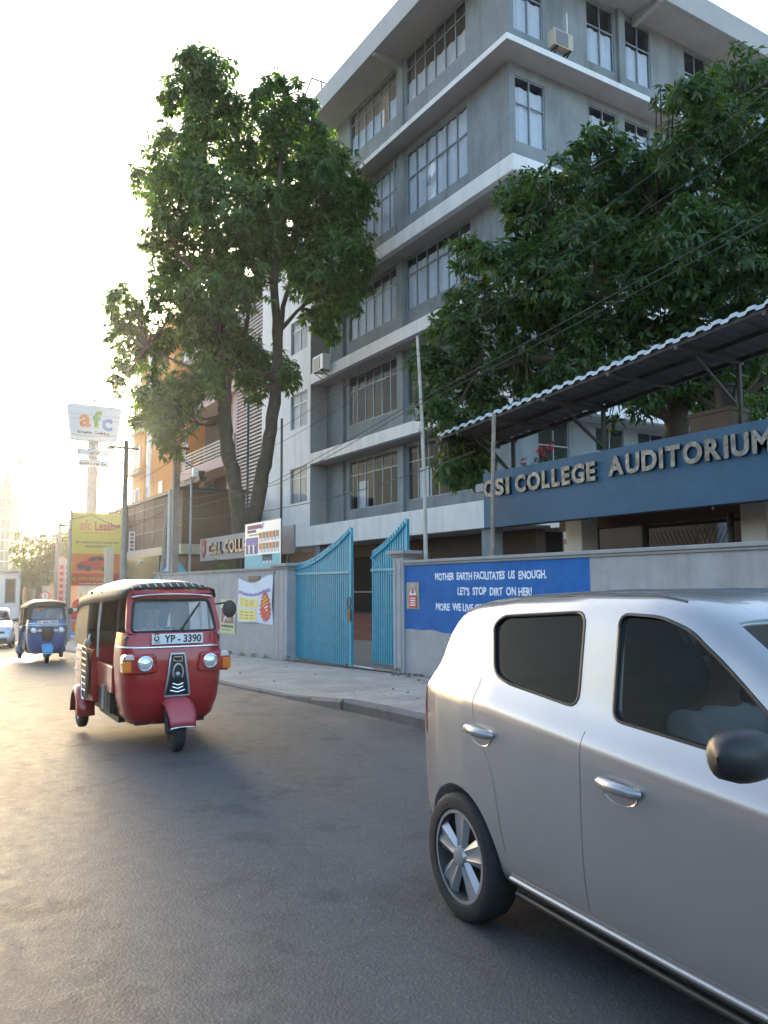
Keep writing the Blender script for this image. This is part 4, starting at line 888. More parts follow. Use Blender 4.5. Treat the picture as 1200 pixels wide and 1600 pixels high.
for i, (x, y, z0, z1, m, lab) in enumerate(((8.6, 52, .6, 3.4, 'pink', 'pink vertical shop banner left of the far pole'), (9.05, 52.5, .6, 3.3, 'paper', 'cream vertical shop banner right of the far pole'), (9.5, 50, .9, 3.1, 'printpaleblue', 'narrow pale blue vertical banner beside the billboard'))):
    t = thing('shop_banner', lab, 'banner', (x, y, 0), 0, 'vertical banners by the far shops'); b = MB(); b.box((0, 0, z0), (.42 if i < 2 else .2, .04, z1)); q = b.build('panel', M[m], t)
    b = MB(); b.tube([(-.04, .02, -1), (-.04, .02, z1+.1)], .03, 6); b.build('pole', M['wpole'], t)
    for k_ in range(6): b = MB(); b.box((.08, -.004, z0+.2+.38*k_), (.30 if i < 2 else .15, -.001, z0+.42+.38*k_)); b.build('printed_mark', M['printviolet' if i else 'printred'], q)
rs = thing('road_sign', 'small round white road sign with a red rim beyond the blue three-wheeler', 'road sign', (8.5, 56, -1)); b = MB(); b.tube([(0, 0, 0), (0, 0, 2.3)], .03, 8); b.build('post', M['wframe_light'], rs)
b = MB(); b.lathe([(0, .001), (0, .30), (.03, .30), (.03, .001)], (0, -.03, 2.05), (0, -1, 0), 20); q = b.build('disc', M['panelwhite'], rs); b = MB(); b.lathe([(.031, .30), (.034, .30), (.034, .22), (.031, .22)], (0, -.03, 2.05), (0, -1, 0), 20); b.build('rim', M['printred'], q); b = MB(); b.box((-.03, -.068, 1.9), (.03, -.062, 2.2)); b.build('symbol', M['ink'], q)
st_ = thing('pavement_sign', 'colourful food advertising board standing between the two three-wheelers', 'sign', (7.2, 40, -.86)); b = MB(); b.box((0, 0, .0), (.66, .05, 1.5)); q = b.build('panel', M['printblue'], st_)
b = MB(); b.prism(arc(.34, 1.62, .27, 0, 345, 16), (0, -.004, 0), *WALLS, .04); b.build('round_top', M['redpink'], st_)
for z0, z1, x0, x1, m in ((.95, 1.3, .05, .6, 'printred'), (.4, .85, .08, .62, 'printorange'), (.08, .22, .06, .5, 'paintwhite'), (1.36, 1.46, .1, .5, 'paintwhite')): b = MB(); b.box((x0, -.008, z0), (x1, -.004, z1)); b.build('print', M[m], q)
b = MB(); b.prism(arc(.36, .62, .17, 0, 345, 14, .10), (0, -.0095, 0), *WALLS, .001); b.build('food_picture', M['yellow'], q)

# far left: glass tower, white house
gt = thing('office_tower', 'pale green glass office tower with a rooftop mast at the far left', 'building', (0, 85, -1))
b = MB(); b.box((7.0, 0, 0), (9.55, 12, 12.5)); b.build('wall', M['facegreen'], gt); b = MB(); b.box((9.56, .6, 0), (10.5, 11, 11.9)); b.build('side_wing', M['facade_light'], gt)
for i in range(11):
    b = MB(); b.box((6.98, -.05, 1+1.02*i), (9.57, -.002, 1.09+1.02*i)); b.build('floor_line', M['wframe_light'], gt)
for i in range(7): b = MB(); b.box((7.1+.4*i, -.06, 3.2), (7.14+.4*i, -.051, 12.4)); b.build('mullion', M['wframe_light'], gt)
b = MB(); b.box((7.3, .2, 12.5), (9.5, 4, 14.0)); b.build('lift_tower', M['cream'], gt)
b = MB(); b.box((8.35, .1, 11.7), (8.95, .195, 14.4)); q = b.build('vertical_sign', M['panelwhite'], gt); 
text('ADVERO', .46, (8.80, .097, 14.2), ((0, 0, -1), (1, 0, 0)), M['printdark'], 'lettering', q, .004, width=2.3)
b = MB()
for dx, dy in ((0, 0), (.4, 0), (.2, .35)): b.tube([(8.3+dx, 1+dy, 14), (8.5, 1.1, 19.5)], .03, 5)
for i in range(9): z = 14.3+.55*i; k_ = .5*(1-(z-14)/6); b.bar((8.5-k_*.4, 1, z), (8.5+k_*.4, 1, z+.4), .03, .03); b.bar((8.5+k_*.4, 1, z), (8.5-k_*.4, 1, z+.4), .03, .03)
b.build('mast', M['darksteel'], gt)
for z, dx in ((18.6, -.25), (17.5, .2), (15.8, .45), (14.9, -.3)): b = MB(); b.lathe([(0, .001), (.06, .2), (.12, .25)], (8.5+dx, .9, z), (0, -1, 0), 10); b.build('dish', M['panelwhite'], gt)
b = MB(); b.lathe([(0, .001), (.06, .25), (.12, .3)], (10.3, 1, 14.9), (0, -1, 0), 10); b.tube([(10.3, 1.1, 11.9), (10.3, 1.1, 14.9)], .04, 6); b.build('dish', M['darksteel'], gt)
wh = thing('white_house', 'small white house below the glass tower at the far left', 'house', (0, 75, -1)); b = MB(); b.box((6, 0, 0), (9.4, 6, 3.9)); b.build('wall', M['white'], wh)
b = MB(); b.box((5.8, -.4, 3.9), (9.8, 6.2, 4.15)); b.build('roof', M['concrete'], wh); 
for x in (6.6, 8.2): f_ = MB(); f_.box((x, -.03, 1.3), (x+.85, -.002, 3.4)); f_ = f_.build('window', M['wframe'], wh); b = MB(); b.box((x+.07, -.045, 1.4), (x+.78, -.031, 3.3)); b.build('pane', M['dark'], f_)
for i in range(8): b = MB(); b.box((9.4+.1*i+.02, -1.0, .0), (9.46+.1*i, -.94, 1.0)); b.build('fence_post', M['panelwhite'], wh)
fr = thing('shop_building', 'cream two storey shop row behind the far tree', 'building', (0, 66, -1)); b = MB(); b.box((10.4, 0, 0), (16, 18, 5.0)); b.build('wall', M['cream'], fr); b = MB(); b.box((10.2, -.2, 5), (16, 18.2, 5.2)); b.build('roof', M['brown'], fr)
for i in range(3): f_ = MB(); f_.box((10.36, .8+2.2*i, 3.0), (10.398, 2.2+2.2*i, 4.3)); f_.build('window', M['dark'], fr); f_ = MB(); f_.box((10.6+1.4*i, -.04, 2.9), (11.6+1.4*i, -.002, 4.2)); f_.build('window', M['dark'], fr)

# across the road, behind the camera's lane: a shop row that the car windows mirror
sh = thing('shop_row', 'plain single storey shop row with a tiled roof across the road', 'building', (-10.5, 0, 0))
b = MB(); b.box((-8, -26, -1.5), (0, 30, 4.4)); b.build('wall', M['brown'], sh)
b = MB(); b.prism([(-8.6, 4.4), (.9, 4.4), (-3.8, 6.4)], (0, -26.5, 0), *WALLS, -57); b.build('roof', M['redwall'], sh)
for i in range(8):
    b = MB(); b.box((.002, -25+7*i, .1), (.06, -20.5+7*i, 2.5)); b.build('shutter', M['brown'], sh)
    f_ = MB(); f_.box((.002, -20.2+7*i, 1.0), (.06, -18.4+7*i, 2.4)); f_ = f_.build('window', M['panelwhite'], sh); b = MB(); b.box((.061, -20.1+7*i, 1.1), (.07, -18.5+7*i, 2.3)); b.build('pane', M['dark'], f_)
b = MB(); b.box((.0, -26, 2.75), (1.6, 30, 2.85)); b.build('awning', M['redwall'], sh)

# overhead cables
def cable(label, pts, r_=.012, sag=.25, n=14):
    out = []
    for a_, c_ in zip(pts[:-1], pts[1:]):
        a_ = Vector(a_); c_ = Vector(c_)
        for k_ in range(n): t_ = k_/n; out.append(a_.lerp(c_, t_)-Vector((0, 0, sag*4*t_*(1-t_)*(c_-a_).length/15)))
    out.append(Vector(pts[-1])); b = MB(); b.tube(out, r_, 5)
    return tag(b.build('overhead_cable', M['wire'], smooth=60), label, 'cable', 'overhead cables along the wall')
cable('thickest overhead cable sweeping down across the mango tree', [(8.2, -6, 7.2), (8.2, 5.15, 5.6), (8.2, 12.5, 4.87), (8.2, 18.5, 4.14), (9.2, 30.7, 4.5)], .008, .05)
cable('overhead cable just above the thickest one, crossing the mango tree', [(8.15, -6, 7.35), (8.15, 5.15, 5.72), (8.2, 12.6, 4.95), (8.2, 19, 4.2), (9.2, 30.7, 4.9)], .008, .05)
cable('upper thin cable across the white stair block', [(8.3, -6, 9), (8.3, 12, 6.3), (8.3, 20, 5.5), (9.2, 30.7, 6.3)], .006, .15)
cable('second thin cable across the white stair block', [(8.4, -6, 8.7), (8.4, 12, 6.0), (8.4, 20, 5.2), (9.2, 30.7, 5.9)], .006, .2)
cable('low service cable running past the college sign', [(8.6, 11.0, 3.9), (9.0, 20, 3.7), (9.25, 32.5, 4.4), (7.9, 33, 4.2)], .010, .2)
cable('long slack cable from the glare pole to the leaning pole', [(7.9, 33, 3.9), (9.25, 32.3, 4.6)], .012, .3)
cable('slack cable curling over the billboard top', [(6.6, 37, 4.55), (7.4, 36.8, 4.75), (7.9, 33, 3.9)], .014, .2)
cable('cable from the glare pole towards the orange block', [(7.9, 33, 5.6), (9.3, 30.8, 6.6)], .010, .25)
cable('far cable crossing the glass tower', [(6, 83, 8.6), (10.5, 62, 6.0)], .02, .2)
cable('second far cable crossing the glass tower', [(6, 83, 7.4), (9.9, 60, 5.4)], .02, .2)
LTREE = [(8.36,26.01,19.49,0.80),(8.20,27.32,19.50,0.74),(8.86,26.23,19.07,0.91),(9.45,26.58,20.20,0.51),(7.91,27.64,19.14,0.42),(8.23,26.34,20.21,0.34),(8.72,26.09,20.43,0.27),(9.50,27.92,19.13,1.08),(9.56,25.91,18.50,0.45),(10.51,24.82,18.29,0.80),(12.17,26.87,19.29,0.93),(11.20,25.29,19.50,0.32),(12.17,25.46,19.17,0.42),(10.52,25.73,19.15,0.46),(12.30,25.35,18.17,0.82),(10.98,25.08,19.86,0.21),(11.68,25.15,19.75,0.21),(8.36,28.89,17.88,1.21),(9.19,26.94,16.94,1.62),(10.86,26.82,17.61,1.31),(11.98,25.85,17.46,1.18),(11.95,23.31,16.00,0.91),(13.59,25.12,16.83,0.78),(7.52,28.33,16.14,0.89),(8.22,26.74,15.15,1.35),(9.22,25.00,14.44,1.52),(11.73,27.01,16.17,1.69),(12.53,24.84,15.45,1.38),(13.87,25.13,15.42,1.00),(14.38,25.22,14.34,0.72),(8.12,28.67,14.48,0.90),(9.40,28.87,14.35,1.46),(10.15,26.16,13.50,1.37),(12.13,26.68,14.26,1.44),(12.96,24.68,13.34,1.26),(14.48,25.26,13.38,0.62),(8.61,29.28,13.32,1.02),(8.87,25.80,11.73,1.14),(9.94,25.29,12.00,0.92),(11.95,24.41,12.10,0.93),(14.12,26.35,12.93,1.03),(12.68,25.12,11.30,0.64),(13.74,24.91,11.71,0.47),(7.96,27.30,11.46,0.94),(9.23,27.48,11.16,1.20),(12.95,25.03,10.62,0.37),(6.62,28.43,11.68,0.75),(6.63,29.29,10.76,0.53),(7.18,28.98,11.00,0.65),(7.16,30.00,10.07,0.62),(7.59,29.14,10.03,0.66),(6.88,29.88,9.03,0.38),(8.08,29.08,10.58,0.52),(9.86,29.29,10.79,1.03),(10.39,27.44,10.62,0.80),(9.13,26.40,8.78,0.80),(11.07,28.07,9.91,0.97),(11.84,27.85,9.97,0.88),(12.03,26.95,9.10,0.52),(9.94,27.39,9.82,0.70),(8.19,29.32,8.54,1.00),(8.02,27.38,7.27,0.85),(8.07,29.71,8.05,0.79),(8.32,28.64,6.58,0.42),(8.52,27.31,8.40,0.81),(11.66,25.31,9.10,0.40),(11.16,27.31,8.78,0.47),]
RTREE = [(13.62,9.07,11.29,0.72),(11.24,8.21,9.77,0.45),(13.43,8.60,10.07,0.78),(12.09,8.60,9.66,0.55),(11.24,8.62,9.06,0.46),(11.55,9.16,10.39,0.23),(11.37,10.64,10.19,0.33),(11.85,10.59,10.07,0.41),(10.29,10.10,9.26,0.30),(11.80,9.93,9.49,0.51),(9.84,10.14,8.77,0.44),(10.52,11.74,9.54,0.41),(9.84,11.54,9.03,0.27),(11.88,10.98,9.46,0.71),(12.72,10.42,9.30,0.71),(12.28,8.91,8.78,0.76),(13.94,8.99,9.13,0.81),(10.09,10.93,8.34,0.60),(10.12,9.98,7.73,0.59),(11.69,10.21,8.05,0.67),(11.06,8.56,7.28,0.65),(11.95,8.11,7.20,0.67),(9.51,12.14,8.00,0.40),(9.49,12.57,8.45,0.21),(9.48,11.15,7.54,0.54),(9.80,10.32,7.08,0.59),(11.86,11.20,7.66,0.67),(11.29,9.59,7.01,0.64),(13.21,9.98,7.39,0.69),(13.65,9.17,7.09,0.67),(9.17,12.56,6.80,0.46),(9.69,12.19,7.04,0.63),(10.37,11.66,6.74,0.69),(11.24,11.16,6.49,0.69),(11.76,10.34,6.35,0.61),(12.24,9.55,6.33,0.59),(12.98,8.89,6.14,0.59),(9.33,13.51,6.25,0.40),(9.82,13.47,5.93,0.61),(10.26,12.74,6.09,0.73),(11.29,12.52,6.18,0.67),(11.04,10.99,5.78,0.52),(9.37,13.10,4.99,0.49),(10.03,13.34,4.56,0.54),(10.48,13.03,5.23,0.59),(9.58,13.14,3.90,0.36),(10.21,13.19,3.85,0.32),(9.36,13.41,5.45,0.34),(10.45,13.28,4.29,0.35),(11.24,9.65,4.67,0.25),(11.20,10.29,4.61,0.14),(12.82,9.49,5.18,0.48),(14.02,9.24,5.40,0.55),(11.68,9.16,5.20,0.41),(12.63,8.67,5.56,0.45),(13.28,7.93,9.08,0.91),(12.75,7.59,7.07,0.86),(12.91,7.76,5.82,0.76),(12.74,8.29,4.58,0.28),(11.22,10.21,5.25,0.45),(11.18,11.15,5.33,0.45),(11.48,9.55,5.14,0.46),(12.14,8.96,5.56,0.57),(10.92,11.95,5.34,0.39),(11.84,8.17,4.45,0.36),(10.89,12.91,5.26,0.35),(10.30,10.86,6.87,0.58),(11.36,9.10,6.86,0.56),(11.92,10.70,8.82,0.63),(11.85,8.39,7.63,0.62),]
LBR = [([(10.94,27.41,1.84),(10.70,27.37,3.56),(10.43,27.36,5.17),(10.11,27.39,6.67),(9.96,27.35,7.93),(9.98,27.21,9.08)],0.33,0.22),([(9.98,27.21,9.08),(9.75,27.58,11.28),(9.41,27.76,13.69),(9.10,27.47,15.94),(9.00,27.01,18.62),(8.65,26.80,20.34)],0.21,0.03),([(11.07,27.57,1.84),(11.16,27.42,3.81),(11.36,27.09,5.67),(11.56,26.79,7.29),(11.65,26.56,8.92),(11.63,26.43,10.31)],0.30,0.19),([(11.63,26.43,10.31),(11.29,26.04,12.52),(11.15,25.54,14.68),(11.32,25.52,17.11),(11.33,25.29,19.18)],0.19,0.03),([(11.65,26.46,9.84),(11.80,26.39,11.77),(12.44,26.23,14.04),(13.03,25.32,15.78)],0.12,0.03),([(9.98,27.34,7.93),(9.36,27.04,8.72),(8.46,27.17,9.32),(7.29,27.83,9.89)],0.10,0.02),([(10.01,27.35,7.70),(9.19,27.17,7.46),(8.31,27.32,7.74)],0.09,0.02),([(10.00,27.20,9.08),(10.63,27.27,10.37),(10.80,27.12,11.81),(10.86,26.70,13.14)],0.12,0.03),([(11.65,26.56,8.92),(10.99,26.01,9.05),(10.19,26.12,9.31)],0.07,0.02),([(11.61,26.39,10.77),(12.16,25.61,11.59),(12.97,24.69,12.17)],0.09,0.02),([(9.53,27.70,12.48),(8.39,27.93,13.53),(7.67,27.97,15.06)],0.09,0.02),([(11.29,26.04,12.52),(10.44,25.72,14.81),(9.98,25.83,16.40)],0.09,0.02),([(10.01,27.35,7.58),(9.65,27.83,7.42),(9.33,28.14,7.47)],0.07,0.05),]
RBR = [([(12.63,9.97,3.41),(12.58,9.91,4.25),(12.51,9.89,4.86),(12.48,9.96,5.48)],0.24,0.19),([(12.48,9.96,5.48),(12.72,9.92,6.64),(13.17,9.62,7.91),(13.53,9.25,9.39),(13.49,8.87,10.87)],0.17,0.03),([(12.56,9.89,4.56),(12.11,10.02,4.84),(11.61,10.18,5.03),(11.35,10.33,5.15),(11.00,10.94,5.88),(10.60,11.55,6.75),(10.26,11.88,7.83)],0.12,0.03),([(12.43,9.91,5.10),(12.15,10.23,5.88),(11.73,10.60,7.05),(11.22,10.90,8.21),(11.06,10.87,9.45)],0.12,0.03),([(12.51,9.95,5.36),(12.34,9.28,4.96),(12.40,8.81,4.52)],0.09,0.04),([(11.00,10.94,5.88),(10.56,11.89,6.06),(9.95,12.77,5.79),(9.66,13.27,4.92)],0.07,0.02),([(10.76,11.37,6.47),(10.20,12.03,6.82),(9.65,12.56,7.15)],0.06,0.02),([(12.21,9.96,4.84),(11.69,9.87,5.24),(11.47,9.96,5.71)],0.07,0.03),([(12.03,10.28,6.06),(11.92,9.98,7.27),(12.07,9.75,8.59)],0.08,0.02),([(11.73,10.60,7.05),(10.73,10.95,7.23),(10.07,11.29,7.84)],0.06,0.02),]
def leaves(name, clumps, n_per_m2, ll, lw_, m, parent, droop=.5, K=9, seed=1, inner=.35, sat=0):
    """crown: sprays of drooping folded leaves spread through the clumps' volume"""
    g = np.random.default_rng(seed); P = []; S = []
    for x, y, z, r in clumps:
        n = max(3, int(n_per_m2*4*math.pi*r*r/K)); d = g.normal(size=(n, 3)); d /= np.linalg.norm(d, axis=1)[:, None]
        rad = r*(inner+(1-inner)*g.random(n)**.55)*(1+.16*g.normal(size=n))
        P.append(np.array([x, y, z])+d*rad[:, None]*np.array([1, 1, .86])); S.append(d)
        if r > .28 and sat:
            for q in range(sat):
                e = g.normal(size=3); e[2] += .25; e /= np.linalg.norm(e); c2 = np.array([x, y, z])+e*r*np.array([1, 1, .9])*g.uniform(.85, 1.12); r2 = r*g.uniform(.22, .40)
                n2 = max(3, int(n_per_m2*1.1*4*math.pi*r2*r2/K)); d2 = g.normal(size=(n2, 3)); d2 /= np.linalg.norm(d2, axis=1)[:, None]
                P.append(c2+d2*(r2*g.random((n2, 1))**.5)); S.append(d2*.6+e*.7)
    P = np.concatenate(P); S = np.concatenate(S); n = len(P)
    ax = S*.8+np.array([0, 0, .45])+g.normal(size=(n, 3))*.35; ax /= np.linalg.norm(ax, axis=1)[:, None]
    P = np.repeat(P, K, 0); ax = np.repeat(ax, K, 0); N = len(P)
    rd = g.normal(size=(N, 3)); rd -= ax*(rd*ax).sum(1)[:, None]; rd /= np.linalg.norm(rd, axis=1)[:, None]
    d = rd*1.0+ax*g.uniform(-.15, .6, N)[:, None]; d[:, 2] -= droop*g.uniform(.5, 1.4, N); d /= np.linalg.norm(d, axis=1)[:, None]
    L = ll*g.uniform(.65, 1.2, N)[:, None]; W = lw_*g.uniform(.75, 1.2, N)[:, None]
    s = np.cross(d, ax+g.normal(size=(N, 3))*.25); s /= np.linalg.norm(s, axis=1)[:, None]+1e-9; up = np.cross(s, d)
    b0 = P+d*.03*g.random((N, 1)); mid = b0+d*L*.45
    V = np.stack([b0, mid+s*W*.5+up*W*.16, b0+d*L-np.array([0, 0, 1])*L*.14, mid-s*W*.5+up*W*.16], 1).reshape(-1, 3)
    me = bpy.data.meshes.new(name); nv = len(V); me.vertices.add(nv); me.vertices.foreach_set('co', V.astype(np.float32).ravel())
    q = np.arange(N)*4; F = np.stack([q, q+1, q+2, q, q+2, q+3], 1).reshape(-1, 3); nf = len(F)
    me.loops.add(nf*3); me.loops.foreach_set('vertex_index', F.astype(np.int32).ravel())
    me.polygons.add(nf); me.polygons.foreach_set('loop_start', (np.arange(nf)*3).astype(np.int32))
    me.update(calc_edges=True); me.materials.append(m)
    return link(name, me, parent)
def limbs(br, name, parent, seed=2, m='bark', twist=.05):
    g = random.Random(seed)
    for i, (pts, r0_, r1_) in enumerate(br):
        out = []; rs = []
        for k in range(len(pts)-1):
            a_, c_ = Vector(pts[k]), Vector(pts[k+1])
            for q in range(5):
                t_ = q/5; f = (k+t_)/(len(pts)-1); out.append(a_.lerp(c_, t_)+Vector((g.gauss(0, twist*r0_), g.gauss(0, twist*r0_), 0))); rs.append((r0_+(r1_-r0_)*f)*(1+g.gauss(0, .05))*(1+(.5*max(0, .12-f)/.12 if i == 0 else 0)))
        out.append(Vector(pts[-1])); rs.append(r1_); b = MB(); b.tube(out, rs, 12); b.build(name if i == 0 or r0_ > .25 else 'branch', M[m], parent, smooth=80)
def twigs(clumps, br, parent, seed=4, m='bark'):
    nodes = [Vector(p) for pts, _, _ in br for p in pts[1:]]; g = random.Random(seed); b = MB()
    for x, y, z, r in clumps:
        c_ = Vector((x, y, z)); a_ = min(nodes, key=lambda p: (p-c_).length)
        for k in range(3):
            e_ = c_+Vector((g.uniform(-1, 1), g.uniform(-1, 1), g.uniform(-.6, .9)))*r*.8; mid = a_.lerp(e_, .5)+Vector((g.uniform(-.3, .3), g.uniform(-.3, .3), g.uniform(-.1, .4)))*r
            b.tube([a_, mid, e_], [.035, .022, .008], 5)
    tag(b.build('twigs', M[m], parent, smooth=80), kind='stuff')
lt_ = thing('left_tree', 'tall twin trunked broadleaf tree rising behind the grey college sign', 'tree', (0, 0, 0)); lt_.name = 'broadleaf_tree'
limbs(LBR, 'trunk', lt_); twigs(LTREE, LBR, lt_)
leaves('crown', LTREE, 74, .29, .088, M['leafL'], lt_, .75, 9, 11, sat=5)
rt_ = thing('mango_tree', 'spreading dark mango tree behind the canopy and blue name board', 'tree', (0, 0, 0))
limbs(RBR, 'trunk', rt_, 5); twigs(RTREE, RBR, rt_, 6)
leaves('crown', RTREE, 190, .185, .056, M['leafR'], rt_, .55, 8, 12, sat=4)
leaves('young_leaves', [(x, y, z+r*.35, r*.8) for x, y, z, r in LTREE[::2]], 11, .24, .075, leaf_mat('leaves_young', [(.10, .19, .04), (.15, .25, .06), (.19, .27, .07)], .5), lt_, .6, 9, 41)
leaves('young_leaves', [(x, y, z+r*.3, r*.85) for x, y, z, r in RTREE[1::3]], 30, .16, .05, leaf_mat('leaves_young_mango', [(.09, .15, .03), (.16, .19, .04), (.20, .17, .05)], .45), rt_, .5, 8, 42)
def small_plant(name, label, cat, clumps, n, ll, lw_, m, group=None, stem=None, seed=5):
    t = thing(name, label, cat, (0, 0, 0), 0, group); leaves('foliage', clumps, n, ll, lw_, M[m], t, .4, 7, seed)
    if stem: b = MB(); [b.tube([p, q], [.02, .008], 5) for p, q in stem]; b.build('stem', M['bark'], t)
    return t
bv = small_plant('bougainvillea', 'pink flowering bougainvillea at the left end of the porch roof', 'plant', [(10.45, 11.2, 3.95, .22), (10.4, 11.6, 3.85, .22), (10.4, 10.9, 3.85, .2)], 90, .07, .04, 'leafR', None, [((10.45, 11.15, 3.7), (10.45, 11.2, 4.1)), ((10.45, 11.15, 3.7), (10.4, 11.6, 3.9))])
leaves('blossom', [(10.4, 11.05, 4.15, .10), (10.4, 11.32, 4.08, .12), (10.35, 11.7, 3.95, .08)], 330, .05, .045, M['petal'], bv, .2, 6, 9)
small_plant('potted_shrub', 'bright green shrub at the foot of the mango trunk above the name board', 'plant', [(10.9, 9.1, 3.75, .22), (10.7, 8.8, 3.65, .18), (10.8, 9.35, 3.6, .16)], 90, .12, .05, 'leafL', None, [((10.9, 9.1, 3.45), (10.9, 9.1, 3.8))], 15)
small_plant('dry_creeper', 'dry creeper hanging round the black bucket', 'plant', [(10.55, 7.2, 4.3, .2), (10.5, 6.9, 4.1, .25), (10.6, 7.9, 3.75, .22)], 60, .10, .03, 'leafF', None, None, 16)
small_plant('low_shrub', 'low green shrub below the grey college sign', 'plant', [(9.3, 25.4, 2.15, .35), (9.3, 26.2, 2.2, .35), (9.3, 24.7, 2.1, .3), (9.35, 25.8, 1.7, .5)], 55, .14, .05, 'leafF', None, [((9.3, 25.5, -.4), (9.3, 25.5, 1.9))], 17)
dt = thing('far_tree', 'hazy round tree at the far end of the road', 'tree', (0, 0, 0)); dt.name = 'round_tree'
fc = [(8.3, 62, 3.4, 1.1), (9.2, 61, 3.9, 1.2), (10.2, 62, 4.0, 1.2), (7.6, 62, 4.2, .9), (8.7, 62, 4.8, 1.0), (9.8, 62, 5.0, .9), (8.4, 61, 2.4, .9), (9.4, 61, 2.5, .8), (10.7, 62, 5.2, .8), (7.9, 63, 5.2, .5)]
leaves('crown', fc, 26, .34, .14, M['leafF'], dt, .4, 8, 21)
b = MB(); b.tube([(9, 62, -1), (9, 62, 1.5), (9.1, 62, 3.5)], [.3, .22, .12], 8); b.build('trunk', M['bark'], dt, smooth=60)
for i, (x, y, z, h) in enumerate(((10.9, 70, 3.6, 1.8), (12, 72, 4.5, 2.0), (9.8, 78, 3.0, 1.5))):
    t = thing('far_tree', ('dull green tree crown behind the far utility poles', 'taller dull green tree behind the billboard post', 'low dull green tree beside the white house')[i], 'tree', (0, 0, 0)); t.name = 'bushy_tree'
    leaves('crown', [(x+random.uniform(-h, h)*.6, y+random.uniform(-1, 1), z+random.uniform(-h, h)*.5, h*.55) for _ in range(7)], 18, .36, .16, M['leafF'], t, .4, 8, 30+i)
    b = MB(); b.tube([(x, y, -1), (x, y, z)], [.25, .12], 8); b.build('trunk', M['bark'], t)
# weeds along the foot of the walls
wd_ = [(8.33, 11.2+.13*math.sin(k*7.), zg(11.2)+poff(11.2)+.03, .05) for k in range(3)]+[(8.31, 19.4+.9*k, zg(19.4+.9*k)+.06, .07) for k in range(9)]+[(8.33, 8.2+.7*k, zg(8.2+.7*k)+poff(8.2+.7*k)+.02, .045) for k in range(5)]+[(8.3, 13.15, zg(13.1)+.08, .06), (8.3, 18.2, zg(18.2)+.08, .08)]
tag(leaves('weeds', wd_, 900, .07, .016, M['leafF'], None, .1, 6, 51), kind='stuff')
# litter on the pavement
g = np.random.default_rng(4); b = MB()
for k in range(900):
    y = float(g.uniform(4, 19)) if k % 3 else float(g.normal(11.5, 1.6)); x = float(g.uniform(5.2, 8.3)) if k % 2 else float(min(8.36, 8.36-abs(g.normal(0, .35)))); z = zg(y)+poff(y)+.010
    a_ = float(g.uniform(0, 6.28)); s_ = float(g.uniform(.012, .04)); c_, d_ = math.cos(a_)*s_, math.sin(a_)*s_
    b.add([(x-c_, y-d_, z), (x-d_*.45, y+c_*.45, z+.006), (x+c_, y+d_, z+.004), (x+d_*.45, y-c_*.45, z+.002)], [(0, 1, 2), (0, 2, 3)])
tag(b.build('fallen_leaves', leaf_mat('dry_leaves', [(.10, .07, .04), (.20, .15, .08), (.14, .13, .06), (.30, .25, .17)], .1)), kind='stuff')
b = MB()
for k in range(70):
    y = float(g.normal(12.7, .28)) if k < 45 else float(g.uniform(6, 18)); x = float(8.34-abs(g.normal(0, .12))) if k < 45 else float(g.uniform(5.3, 8.3)); s_ = float(g.uniform(.012, .05 if k < 45 else .025)); z = zg(y)+poff(y)
    q = [(x+s_*float(g.normal(0, .2))+s_*sx, y+s_*sy*float(g.uniform(.7, 1.3)), z-.005+s_*.9*(sz)) for sz in (0, 1) for sx, sy in ((-1, -1), (1, -1), (1, 1), (-1, 1))]
    q = [(px+(x-px)*.35*(i > 3), py+(y-py)*.3*(i > 3), pz) for i, (px, py, pz) in enumerate(q)]
    b.add(q, [(4, 5, 6, 7), (0, 1, 5, 4), (1, 2, 6, 5), (2, 3, 7, 6), (3, 0, 4, 7)])
tag(b.build('rubble', M['kerb']), kind='stuff')
